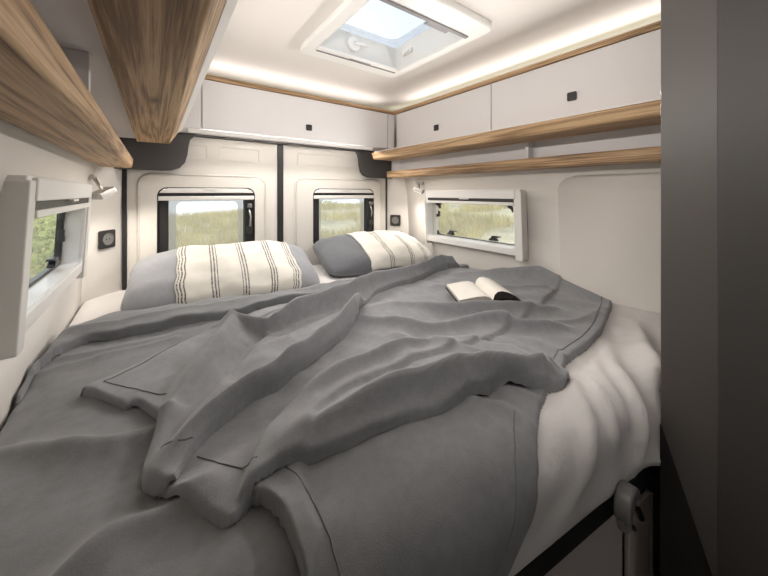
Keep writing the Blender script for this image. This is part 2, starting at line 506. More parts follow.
# black rubber gaps round the doors
gaps = box('trim_1', (0.626, 1.992, 0.0), (0.664, 2.03, 1.838), 'black', bevel=0.003); tag(gaps, kind='structure')
g2 = box('trim_2', (-0.130, 1.990, 0.0), (-0.112, 2.03, 1.838), 'black', bevel=0.002); tag(g2, kind='structure')
g3 = box('trim_3', (1.483, 1.990, 0.0), (1.494, 2.03, 1.838), 'gap', bevel=0.002); tag(g3, kind='structure')
g4 = box('trim_4', (-0.06, 1.955, 1.808), (1.41, 2.0, 1.822), 'dgrey', bevel=0.002); tag(g4, kind='structure')

def rear_window(idx, wx0, wx1):
    root = empty('window_%d' % idx, ((wx0 + wx1) / 2, DOORY, RZ0)); tag(root, kind='structure')
    y = DOORY
    # black deep reveal
    ro = rrect(wx0 - 0.0005, wx1 + 0.0005, RZ0 - 0.0005, RZ1 + 0.0005, 0.045); ri = rrect(wx0 + 0.006, wx1 - 0.006, RZ0 + 0.006, RZ1 - 0.006, 0.04)
    ring('reveal', ro, ri, y - 0.012, y + 0.07, rear, 'blackpl', root)
    # blind cassette: cap, slot, bar
    cap = []
    prism('blind_cassette', [(wx0 + 0.05, RZ1 - 0.004), (wx0 + 0.022, RZ1 - 0.014), (wx0 + 0.008, RZ1 - 0.03), (wx1 - 0.008, RZ1 - 0.03), (wx1 - 0.022, RZ1 - 0.014), (wx1 - 0.05, RZ1 - 0.004)],
          y - 0.016, y + 0.02, rear, 'white', root, bevel=0.003)
    box('blind_slot', (wx0 + 0.006, y - 0.008, RZ1 - 0.047), (wx1 - 0.006, y + 0.02, RZ1 - 0.03), 'blackpl', root, bevel=0)
    box('blind_bar', (wx0 + 0.005, y - 0.02, RZ1 - 0.070), (wx1 - 0.005, y + 0.015, RZ1 - 0.047), 'white', root, bevel=0.004)
    box('blind_grip', ((wx0 + wx1) / 2 - 0.03, y - 0.021, RZ1 - 0.012), ((wx0 + wx1) / 2 + 0.03, y - 0.014, RZ1 - 0.008), 'offw', root, bevel=0.001)
    # side rails in black
    box('guide_rail', (wx0 + 0.006, y - 0.004, RZ0 + 0.02), (wx0 + 0.05, y + 0.05, RZ1 - 0.07), 'black', root, bevel=0.004)
    box('guide_rail', (wx1 - 0.054, y - 0.004, RZ0 + 0.02), (wx1 - 0.006, y + 0.05, RZ1 - 0.07), 'black', root, bevel=0.004)
    # pane with a grey printed border
    ax0, ax1 = wx0 + 0.05, wx1 - 0.054
    oo = rrect(ax0, ax1, RZ0 + 0.01, RZ1 - 0.02, 0.01); ii = rrect(ax0 + 0.035, ax1 - 0.03, RZ0 + 0.05, RZ1 - 0.078, 0.03)
    ring('pane_border', oo, ii, y + 0.045, y + 0.05, rear, 'screen', root)
    prism('pane', rrect(ax0, ax1, RZ0 + 0.01, RZ1 - 0.02, 0.01), y + 0.052, y + 0.056, rear, 'glassr', root)
    # opening lever on the black rail
    hx = wx1 - 0.03
    tube('opening_stay', [(hx - 0.004, y - 0.018, 1.405), (hx + 0.004, y - 0.024, 1.36), (hx, y - 0.02, 1.30)], [0.005, 0.0045, 0.006], 'metal', root, 8)
    box('stay_knob', (hx - 0.014, y - 0.03, 1.41), (hx + 0.012, y - 0.006, 1.436), 'greypl', root, bevel=0.005)
    box('stay_foot', (hx - 0.016, y - 0.022, 1.25), (hx + 0.016, y - 0.004, 1.30), 'blackpl', root, bevel=0.006)
    return root
rear_window(1, *RW[0]); rear_window(2, *RW[1])

# dark corner brackets between shelves and rear doors
def bracket(sgn):
    # outline in (distance from centre outwards, z)
    pts = [(0.86, 1.808), (0.44, 1.808)] if False else []
    if sgn < 0:
        P = [(-0.20, 1.815), (0.20, 1.815), (0.172, 1.805), (0.152, 1.785), (0.144, 1.75), (0.139, 1.70), (0.128, 1.66), (0.105, 1.632), (0.070, 1.618), (0.03, 1.616), (-0.20, 1.616)]
    else:
        P = [(1.52, 1.815), (1.16, 1.815), (1.188, 1.805), (1.206, 1.785), (1.214, 1.75), (1.219, 1.70), (1.230, 1.66), (1.253, 1.632), (1.288, 1.618), (1.32, 1.616), (1.52, 1.616)]
    o = prism('corner_bracket', P, 1.945, 1.985, rear, 'dgrey', bevel=0.003)
    return o
tag(bracket(-1), 'dark grey curved corner panel joining the knotty shelf ends beside the door', 'corner panel')
tag(bracket(1), 'dark grey curved corner panel behind the pale shelf ends by the right wall', 'corner panel')

# ------------------------------------------------------------------ side windows
def side_window(idx, sgn):
    fx = CXV + (0.872 if sgn > 0 else -0.892)          # inner face of the frame
    bx = CXV + sgn * 0.925          # wall
    px = CXV + sgn * 0.950          # pane
    def fr(a, b, c):                # a = Y, b = Z, c = 0 inner face .. 1 wall, with the lean of the wall
        lean = -sgn * 0.055 * (b - 1.165)
        return (c + lean, a, b)
    root = empty('window_%d' % idx, (fx, (WIN_Y0 + WIN_Y1) / 2, WIN_Z0)); tag(root, kind='structure')
    y0, y1, z0, z1 = WIN_Y0, WIN_Y1, WIN_Z0, WIN_Z1
    jf = 0.020 if sgn > 0 else 0.045
    if sgn < 0: z0, z1 = 1.212, 1.535
    ring('frame', rrect(y0, y1, z0, z1, 0.012), rrect(y0 + 0.045, y1 - jf, z0 + 0.035, z1 - 0.085, 0.02), fx, bx + sgn * 0.01, fr, 'white', root, bevel=0.004)
    # side jambs hang a little lower than the sill
    for ya, yb in ((y0 - 0.004, y0 + 0.038), (y1 - jf + 0.006, y1 + 0.004)):
        prism('side_rail', rrect(ya, yb, z0 - 0.022, z1 - 0.01, 0.006, 3), fx - sgn * 0.006, fx + sgn * 0.05, fr, 'offw', root, bevel=0.003)
    prism('blind_cassette', rrect(y0 + 0.03, y1 - 0.03, z1 - 0.052, z1 - 0.004, 0.006, 3), fx - sgn * 0.010, fx + sgn * 0.01, fr, 'white', root, bevel=0.004)
    prism('blind_slot', rrect(y0 + 0.038, y1 - 0.038, z1 - 0.070, z1 - 0.052, 0.001, 2), fx - sgn * 0.003, fx + sgn * 0.01, fr, 'blackpl' if sgn < 0 else 'gap', root)
    prism('blind_bar', rrect(y0 + 0.038, y1 - 0.038, z1 - 0.086, z1 - 0.070, 0.004, 3), fx - sgn * 0.010, fx + sgn * 0.01, fr, 'white', root, bevel=0.002)
    m_ = (y0 + y1) / 2
    prism('blind_grip', rrect(m_ - 0.035, m_ + 0.035, z1 - 0.058, z1 - 0.053, 0.002, 2), fx - sgn * 0.018, fx - sgn * 0.008, fr, 'white', root)
    # reveal, gasket, pane
    ring('reveal', rrect(y0 + 0.044, y1 - jf + 0.001, z0 + 0.034, z1 - 0.084, 0.02), rrect(y0 + 0.048, y1 - jf - 0.003, z0 + 0.038, z1 - 0.088, 0.018), fx + sgn * 0.01, px, fr, 'white', root)
    ring('gasket', rrect(y0 + 0.030, y1 - jf + 0.012, z0 + 0.020, z1 - 0.05, 0.045), rrect(y0 + 0.062, y1 - jf - 0.018, z0 + 0.046, z1 - 0.082, 0.035), px - sgn * 0.004, px + sgn * 0.014, fr, 'blackpl', root, bevel=0.003)
    prism('pane', rrect(y0 + 0.035, y1 - jf + 0.006, z0 + 0.025, z1 - 0.06, 0.04), px + sgn * 0.015, px + sgn * 0.019, fr, 'glass', root)
    # latches
    zb = z0 + 0.052
    for yc in (y1 - 0.17, y0 + 0.22):
        l = prism('latch', [(yc - 0.030, zb), (yc + 0.030, zb), (yc + 0.026, zb + 0.012), (yc + 0.012, zb + 0.018), (yc + 0.008, zb + 0.030), (yc - 0.012, zb + 0.032), (yc - 0.045, zb + 0.030), (yc - 0.045, zb + 0.024), (yc - 0.014, zb + 0.020), (yc - 0.026, zb + 0.012)],
                  px - sgn * 0.016, px + sgn * 0.004, fr, 'blackpl', root, bevel=0.003)
    for yc in (y1 - jf - 0.05, y0 + 0.095):
        prism('stay_arm', [(yc - 0.028, z1 - 0.086), (yc + 0.028, z1 - 0.086), (yc + 0.022, z1 - 0.105), (yc + 0.004, z1 - 0.112), (yc - 0.002, z1 - 0.128), (yc - 0.014, z1 - 0.126), (yc - 0.012, z1 - 0.105)],
              px - sgn * 0.014, px + sgn * 0.002, fr, 'blackpl', root, bevel=0.003)
    yc = y1 - jf - 0.028
    prism('side_latch', [(yc, 1.33), (yc - 0.012, 1.335), (yc - 0.024, 1.335), (yc - 0.024, 1.375), (yc - 0.016, 1.375), (yc - 0.014, 1.350), (yc, 1.352)], px - sgn * 0.014, px + sgn * 0.002, fr, 'blackpl', root, bevel=0.002)
    return root
side_window(3, -1); side_window(4, 1)

# ------------------------------------------------------------------ overhead cabinets and shelves
FACE_R, FACE_L, FACE_B = 1.41, -0.06, 1.79
ZC0, ZC1 = 1.815, 2.076
def knob(parent, fr, a, b, c, outward):
    return prism('push_knob', rrect(a - 0.018, a + 0.018, b - 0.018, b + 0.018, 0.005, 3), c, c + outward * 0.008, fr, 'blackpl', parent, bevel=0.002)

def side_cabinet(y0, y1, sgn, label, knob_at):
    face = CXV + sgn * 0.735
    root = empty('overhead_cabinet', (face + sgn * 0.06, (y0 + y1) / 2, ZC0))
    a, b = sorted((face + sgn * 0.018, CXV + sgn * 0.845))
    box('body', (a, y0 + 0.001, ZC0), (b, y1 - 0.001, ZC1), 'cab', root, bevel=0)
    a, b = sorted((face, face + sgn * 0.017))
    d = box('door', (a, y0 + 0.002, ZC0 + 0.008), (b, y1 - 0.002, ZC1 - 0.006), 'cab', root, bevel=0.004)
    knob(d, side, knob_at, 1.905, face + sgn * 0.001, -sgn)
    tag(root, label, 'cabinet', 'overhead cabinets along the side walls')
    return root
side_cabinet(0.98, 1.77, 1, 'pale overhead cabinet on the right wall, next to the rear corner', 1.37)
side_cabinet(0.208, 0.98, 1, 'pale overhead cabinet on the right wall, between the rear one and the dark wardrobe', 0.588)
side_cabinet(0.98, 1.77, -1, 'pale overhead cabinet above the knotty left shelf, next to the rear doors', 1.37)
side_cabinet(0.208, 0.98, -1, 'pale overhead cabinet above the knotty left shelf, farther from the rear doors', 0.588)

rc = empty('rear_cabinet', (0.675, 1.88, ZC0)); tag(rc, 'pale overhead cabinet spanning above both rear doors', 'cabinet')
box('body', (-0.055, FACE_B + 0.018, ZC0 + 0.003), (FACE_R - 0.001, 1.995, ZC1), 'cab', rc, bevel=0)
box('fill_shield', (0.13, 1.7945, 1.797), (1.22, 1.8025, 1.8185), 'white', rc, bevel=0.002)  # added lip that hides the fill light from view
d = box('door', (0.19, FACE_B, ZC0 + 0.005), (1.345, FACE_B + 0.017, ZC1 - 0.006), 'cab', rc, bevel=0.004)
knob(d, rear, 0.75, 1.895, FACE_B + 0.001, -1)
for a0, a1 in ((-0.058, 0.184), (1.350, FACE_R - 0.002)):
    box('corner_filler', (a0, FACE_B + 0.001, ZC0 + 0.005), (a1, FACE_B + 0.017, ZC1 - 0.006), 'cab', rc, bevel=0.002)

# wooden trims above the cabinet faces
t = empty('cabinet_trim', (0.675, 1.5, ZC1)); tag(t, 'slim pale oak trim running round the top of the overhead cabinets', 'trim')
box('trim_board', (FACE_R - 0.006, 0.208, ZC1 - 0.004), (FACE_R + 0.012, FACE_B + 0.01, ZC1 + 0.019), 'wood', t, bevel=0.002)
box('trim_board', (FACE_L + 0.012, FACE_B - 0.006, ZC1 - 0.004), (FACE_R - 0.007, FACE_B + 0.012, ZC1 + 0.018), 'woodx', t, bevel=0.002)
box('trim_board', (FACE_L - 0.012, YB + 0.3, ZC1 - 0.004), (FACE_L + 0.006, FACE_B + 0.01, ZC1 + 0.019), 'wood', t, bevel=0.002)

def upper_shelf(sgn, label, y0):
    c = lambda d: CXV + sgn * d
    root = empty('upper_shelf', (c(0.65), 0.9, 1.738)); tag(root, label, 'shelf')
    P = [(c(0.743), 1.738), (c(0.622), 1.738), (c(0.617), 1.741), (c(0.590), 1.785), (c(0.590), 1.800), (c(0.743), 1.800)]
    if sgn > 0:
        P = [(c(0.743), 1.738), (c(0.588), 1.738), (c(0.582), 1.741), (c(0.565), 1.780), (c(0.568), 1.785), (c(0.743), 1.785)]
    yb = 1.84
    prism('board', [(a, b) for a, b in P], y0, yb, lambda a, b, cc: (a, cc, b), 'wood', root, bevel=0.002)
    Q = [(c(0.589), 1.786), (c(0.566), 1.812), (c(0.566), 1.8175), (c(0.574), 1.8175), (c(0.589), 1.801)]
    if sgn > 0:
        Q = [(c(0.568), 1.7855), (c(0.568), 1.791), (c(0.582), 1.791), (c(0.582), 1.7855)]
    prism('light_lip', Q, y0, yb - 0.03, lambda a, b, cc: (a, cc, b), 'white', root, bevel=0.001)
    # cabinet floor and back behind the shelf
    a, b = sorted((c(0.744), c(0.85)))
    box('cabinet_floor', (a, y0, 1.765), (b, 1.94, 1.8135), 'cab', root, bevel=0)
    return root
upper_shelf(-1, 'wide knotty oak upper shelf on the left side, seen from below', -0.6)
upper_shelf(1, 'pale oak upper shelf under the right-hand overhead cabinets', 0.208)

def lower_shelf(sgn, label, y0):
    c = lambda d: CXV + sgn * d
    root = empty('lower_shelf', (c(0.8), 0.9, 1.618)); tag(root, label, 'shelf')
    f0 = 0.742 if sgn > 0 else 0.757
    P = [(c(0.87), 1.616), (c(f0 + 0.010), 1.616), (c(f0 + 0.004), 1.622), (c(f0), 1.657), (c(f0 + 0.004), 1.664), (c(0.87), 1.664)]
    prism('board', P, y0, 1.90 if sgn > 0 else 1.87, lambda a, b, cc: (a, cc, b), 'wood', root, bevel=0.003)
    a, b = sorted((c(0.822), c(0.832)))
    box('back_panel', (a, y0, 1.664), (b, 1.94, 1.764), 'cab', root, bevel=0)
    for yd in (0.80,):
        a, b = sorted((c(0.775), c(0.822)))
        box('divider', (a, yd, 1.664), (b, yd + 0.018, 1.764), 'cab', root, bevel=0.001)
    return root
lower_shelf(-1, 'knotty oak lower shelf on the left wall above the side window', -0.6)
lower_shelf(1, 'slim pale oak lower shelf on the right wall above the side window', 0.208)

# ------------------------------------------------------------------ roof hatch
rh = empty('roof_hatch', (0.8175, 1.085, CEIL)); tag(rh, 'white square roof hatch with clear dome in the ceiling', 'roof hatch')
ring('frame', rrect(0.537, 1.094, 0.742, 1.405, 0.03), rrect(HX0, HX1, HY0, HY1, 0.012), CEIL - 0.030, CEIL + 0.002, flat, 'white', rh, bevel=0.008)
ring('liner', rrect(HX0 - 0.003, HX1 + 0.003, HY0 - 0.003, HY1 + 0.003, 0.012), rrect(HX0 + 0.004, HX1 - 0.004, HY0 + 0.004, HY1 - 0.004, 0.01), CEIL - 0.026, CEIL + 0.10, flat, 'offw', rh)
ring('dome_rim', rrect(HX0 - 0.02, HX1 + 0.02, HY0 - 0.02, HY1 + 0.02, 0.03), rrect(HX0 + 0.045, HX1 - 0.045, HY0 + 0.045, HY1 - 0.045, 0.05), CEIL + 0.10, CEIL + 0.112, flat, 'screen', rh)
dv = []; df = []; N = 12
for j in range(N + 1):
    for i in range(N + 1):
        u = i / N * 2 - 1; w = j / N * 2 - 1
        dv.append((0.8175 + u * 0.255, 1.085 + w * 0.262, CEIL + 0.114 + 0.05 * (1 - u ** 4) * (1 - w ** 4)))
for j in range(N):
    for i in range(N):
        df.append((j * (N + 1) + i, j * (N + 1) + i + 1, (j + 1) * (N + 1) + i + 1, (j + 1) * (N + 1) + i))
mesh('dome', dv, df, 'dome', rh, smooth=True)
box('blind_slot', (HX0 + 0.005, HY0 - 0.010, CEIL - 0.036), (HX1 - 0.003, HY0 + 0.006, CEIL - 0.024), 'midgrey', rh, bevel=0.001)
box('blind_bar', (HX0 + 0.004, HY1 - 0.03, CEIL - 0.030), (HX1 - 0.004, HY1 + 0.004, CEIL - 0.016), 'white', rh, bevel=0.004)
box('screen_rail', (HX0 + 0.006, HY1 - 0.004, CEIL - 0.034), (HX1 - 0.006, HY1 + 0.003, CEIL - 0.029), 'midgrey', rh, bevel=0.001)
box('rail_grip', (0.76, HY1 - 0.012, CEIL - 0.036), (0.88, HY1 - 0.003, CEIL - 0.028), 'midgrey', rh, bevel=0.002)
box('rail_grip', (0.83, HY0 + 0.006, CEIL - 0.034), (0.95, HY0 + 0.028, CEIL - 0.026), 'midgrey', rh, bevel=0.003)
# crank handles on the liner
cyl('crank_hub', (0.78, HY1 - 0.004, CEIL + 0.045), (0.78, HY1 - 0.022, CEIL + 0.045), 0.034, 'white', rh, 24, 0.004)
tube('crank_arm', [(0.78, HY1 - 0.026, CEIL + 0.045), (0.81, HY1 - 0.028, CEIL + 0.052), (0.85, HY1 - 0.026, CEIL + 0.050)], 0.008, 'white', rh)
box('catch', (HX1 - 0.018, 1.18, CEIL + 0.03), (HX1 - 0.004, 1.25, CEIL + 0.055), 'white', rh, bevel=0.005)
box('catch', (HX1 - 0.024, 1.195, CEIL + 0.036), (HX1 - 0.018, 1.235, CEIL + 0.048), 'offw', rh, bevel=0.002)

# ------------------------------------------------------------------ reading lamps and sockets
def reading_lamp(base, head, aim, sgn, label):
    base = Vector(base); head = Vector(head); aim = Vector(aim).normalized()
    root = empty('reading_lamp', base); tag(root, label, 'lamp', 'reading lamps in the rear corners')
    box('mount_plate', (base.x - 0.006, base.y - 0.04, base.z - 0.008), (base.x + 0.006, base.y + 0.035, base.z + 0.010), 'metal', root, bevel=0.002)
    tube('arm', [base, base.lerp(head, 0.5), head], 0.006, 'metal', root, 10)
    # square flat head
    z = -aim; x = z.cross(Vector((0, 0, 1))).normalized(); y = z.cross(x)
    P = rrect(-0.034, 0.034, -0.034, 0.034, 0.006, 3)
    def fr(a, b, c): return tuple(head + x * a + y * b + z * c)
    h = prism('head', P, -0.014, 0.014, fr, 'metal', root, bevel=0.003)
    prism('lens', rrect(-0.027, 0.027, -0.027, 0.027, 0.004, 3), -0.0155, -0.0135, fr, 'lens', h)
    l = bpy.data.lights.new('reading_light', 'SPOT'); l.energy = 6.5; l.color = (1, 0.92, 0.82)
    l.spot_size = math.radians(125); l.spot_blend = 0.8; l.shadow_soft_size = 0.02
    lo = bpy.data.objects.new('reading_light', l); COL.objects.link(lo)
    lo.location = head + aim * 0.022
    lo.rotation_euler = aim.to_track_quat('-Z', 'Y').to_euler()
    par(lo, root)
    return root
reading_lamp((-0.205, 1.76, 1.565), (-0.172, 1.735, 1.500), (0.45, 0.30, -1), -1, 'brushed metal reading lamp on the left wall above the socket')
reading_lamp((1.552, 1.68, 1.570), (1.515, 1.645, 1.520), (-0.30, 0.35, -1), 1, 'brushed metal reading lamp on the right wall beside the side window')

def socket(sgn, label):
    # on the slanting corner post
    xw = wall_x(1.3, sgn) - sgn * 0.012; xd = CXV + sgn * 0.815
    p = Vector(((xw + xd) / 2 + (sgn * -0.004), 1.94, 1.28)); p.z = 1.285
    d = Vector((xd - xw, 0.125, 0)).normalized()
    n = Vector((-sgn * abs(d.y), -abs(d.x), 0)).normalized()
    p = Vector(((xw + xd) / 2, (1.875 + 2.0) / 2, 1.285)) + n * 0.002
    def fr(a, b, c): return tuple(p + d * a + Vector((0, 0, b)) + n * c)
    root = empty('socket', p); tag(root, label, 'socket', 'sockets on the rear corner posts')
    prism('plate', rrect(-0.042, 0.042, -0.042, 0.042, 0.008, 4), 0, 0.009, fr, 'blackpl', root, bevel=0.002)
    C = [(0.028 * math.cos(i * math.pi / 12), 0.028 * math.sin(i * math.pi / 12)) for i in range(24)]
    C2 = [(a * 0.84, b * 0.84) for a, b in C]
    ring('collar', C, C2, 0.008, 0.012, fr, 'greypl', root)
    prism('socket_face', C2, 0.006, 0.0095, fr, 'greypl', root)
    for a in (-0.009, 0.009):
        prism('contact', [(a + 0.0035 * math.cos(i * math.pi / 4), 0.0035 * math.sin(i * math.pi / 4)) for i in range(8)], 0.0092, 0.0100, fr, 'black', root)
    return root
socket(-1, 'square black socket on the left corner post below the reading lamp')
socket(1, 'square black socket on the right corner post above the striped pillow')

# ------------------------------------------------------------------ bed: mapping from the flat cloth plane onto the bed
BZ = 1.02
RB = 0.075
AA = math.pi * RB / 4
def foot(X): return 0.37 - 0.15 * X
def to3d(X, s, h):
    X = np.asarray(X, float); s = np.asarray(s, float); h = np.asarray(h, float)
    phi = np.clip((AA - s) / RB, 0, math.pi / 2)
    yo = np.where(s > AA, s - AA + RB, np.where(s < -AA, 0.0, RB - RB * np.sin(phi)))
    z = np.where(s > AA, BZ, np.where(s < -AA, BZ - RB - (-s - AA), BZ - RB * (1 - np.cos(phi))))
    nY = -np.sin(phi); nZ = np.cos(phi)
    return np.stack([X, foot(X) + yo + h * nY, z + h * nZ], -1)

def spline(pts, step=0.018):
    """Catmull-Rom through open points, densified"""
    P = [np.array(p, float) for p in pts]
    if len(P) == 2:
        n = max(2, int(np.linalg.norm(P[1] - P[0]) / step))
        return [P[0] + (P[1] - P[0]) * i / n for i in range(n + 1)]
    Q = [2 * P[0] - P[1]] + P + [2 * P[-1] - P[-2]]
    out = []
    for i in range(1, len(Q) - 2):
        p0, p1, p2, p3 = Q[i - 1:i + 3]
        n = max(2, int(np.linalg.norm((p2 - p1)[:2]) / step))
        for k in range(n):
            t = k / n
            out.append(0.5 * ((2 * p1) + (-p0 + p2) * t + (2 * p0 - 5 * p1 + 4 * p2 - p3) * t * t + (-p0 + 3 * p1 - 3 * p2 + p3) * t ** 3))
    out.append(P[-1])
    return out

def outline(*parts):
    o = []
    for p in parts:
        q = spline(p)
        o += q[:-1]
    return np.array(o)

def seg_dist(P, poly, closed=True):
    """distance, nearest point, segment index, t for points P (n,2)"""
    A = poly; B = np.roll(poly, -1, 0) if closed else None
    if not closed: A, B = poly[:-1], poly[1:]
    n = len(P); best = np.full(n, 1e9); near = np.zeros((n, 2)); bi = np.zeros(n, int); bt = np.zeros(n)
    for i in range(len(A)):
        d = B[i] - A[i]; L = d @ d + 1e-12
        t = np.clip(((P - A[i]) @ d) / L, 0, 1)
        q = A[i] + t[:, None] * d
        e = np.hypot(P[:, 0] - q[:, 0], P[:, 1] - q[:, 1])
        k = e < best
        best[k] = e[k]; near[k] = q[k]; bi[k] = i; bt[k] = t[k]
    return best, near, bi, bt

def inside(P, poly):
    c = np.zeros(len(P), bool)
    x, y = P[:, 0], P[:, 1]
    for i in range(len(poly)):
        x0, y0 = poly[i]; x1, y1 = poly[(i + 1) % len(poly)]
        if y0 == y1: continue
        k = (y0 > y) != (y1 > y)
        c ^= k & (x < (x1 - x0) * (y - y0) / (y1 - y0) + x0)
    return c

def ridge(P, pts):
    """pts: (x, s, h, width on the left, width on the right) along a fold line"""
    S = np.array(spline(pts, 0.03))
    d, near, bi, bt = seg_dist(P, S[:, :2], False)
    a = S[bi]; b = S[np.minimum(bi + 1, len(S) - 1)]
    q = a + (b - a) * bt[:, None]
    dv = b[:, :2] - a[:, :2]
    cr = dv[:, 0] * (P[:, 1] - a[:, 1]) - dv[:, 1] * (P[:, 0] - a[:, 0])
    w = np.where(cr > 0, q[:, 3], q[:, 4])
    u = np.clip(d / (w + 1e-6), 0, 6)
    return q[:, 2] * np.exp(-(np.sqrt(u * u + 0.06) - 0.245) * 1.75)

_rng = np.random.RandomState(11)
_PERM = _rng.permutation(512)
_GA = _rng.uniform(0, 2 * math.pi, 512)
def nz(P, sc, seed=0.0, sy=1.0):
    x = P[:, 0] * sc + seed * 17.31; y = P[:, 1] * sc * sy + seed * 5.77
    xi = np.floor(x).astype(int); yi = np.floor(y).astype(int)
    fx = x - xi; fy = y - yi
    def g(ix, iy, dx, dy):
        a = _GA[_PERM[(_PERM[ix & 511] + iy) & 511]]
        return np.cos(a) * dx + np.sin(a) * dy
    u = fx * fx * fx * (fx * (fx * 6 - 15) + 10); v = fy * fy * fy * (fy * (fy * 6 - 15) + 10)
    n0 = g(xi, yi, fx, fy) * (1 - u) + g(xi + 1, yi, fx - 1, fy) * u
    n1 = g(xi, yi + 1, fx, fy - 1) * (1 - u) + g(xi + 1, yi + 1, fx - 1, fy - 1) * u
    return 1.4 * (n0 * (1 - v) + n1 * v)

def grow(poly, k):
    t = np.roll(poly, -1, 0) - np.roll(poly, 1, 0)
    n = np.stack([t[:, 1], -t[:, 0]], -1); n /= np.linalg.norm(n, axis=1)[:, None] + 1e-9
    ar = 0.5 * np.sum(poly[:, 0] * np.roll(poly[:, 1], -1) - np.roll(poly[:, 0], -1) * poly[:, 1])
    return poly + n * (k if ar > 0 else -k)

class Layer:
    def __init__(self, poly, thick, rad, ridges=(), noise_=(0.004, 7, 0.0), under=(), lift=0.0, rim=None, curl=0.0):
        self.curl = curl
        if curl: poly = grow(poly, curl * 0.30)
        self.poly = poly; self.t = thick; self.r = rad; self.ridges = ridges; self.nz = noise_; self.under = under; self.lift = lift
        self.rim = rim
    def base(self, P):
        z = np.zeros(len(P))
        for u in self.under:
            z = np.maximum(z, u.height(P))
        return z
    def height(self, P, outside_zero=True):
        if outside_zero:
            ins = inside(P, self.poly)
            z = np.zeros(len(P))
            if ins.any(): z[ins] = self.height(P[ins], False)
            return z
        d, *_ = seg_dist(P, self.poly)
        e = np.clip(d / self.r, 0, 1)
        prof = np.sqrt(np.clip(1 - (1 - e) ** 2, 0, 1))
        h = np.zeros(len(P))
        lo = np.zeros(len(P))
        for rg in self.ridges:
            q = ridge(P, rg)
            if rg[0][2] < 0: lo = np.minimum(lo, q)
            else: h = np.maximum(h, q) + 0.25 * np.minimum(h, q)
        h = h + lo
        h = h + self.nz[0] * nz(P, self.nz[1], self.nz[2]) + self.nz[0] * 0.5 * nz(P, self.nz[1] * 2.3, self.nz[2] + 5)
        wv = 1 - 2 * np.abs(nz(P @ np.array([[0.9, 0.5], [-0.45, 1.0]]), 9.0, self.nz[2] + 2, 0.45))
        h = h + self.nz[0] * 0.55 * wv
        h = np.maximum(h, -self.t * 0.6)
        self.last = self.t + h
        z = self.base(P) + prof * (self.t + h) + self.lift
        return z

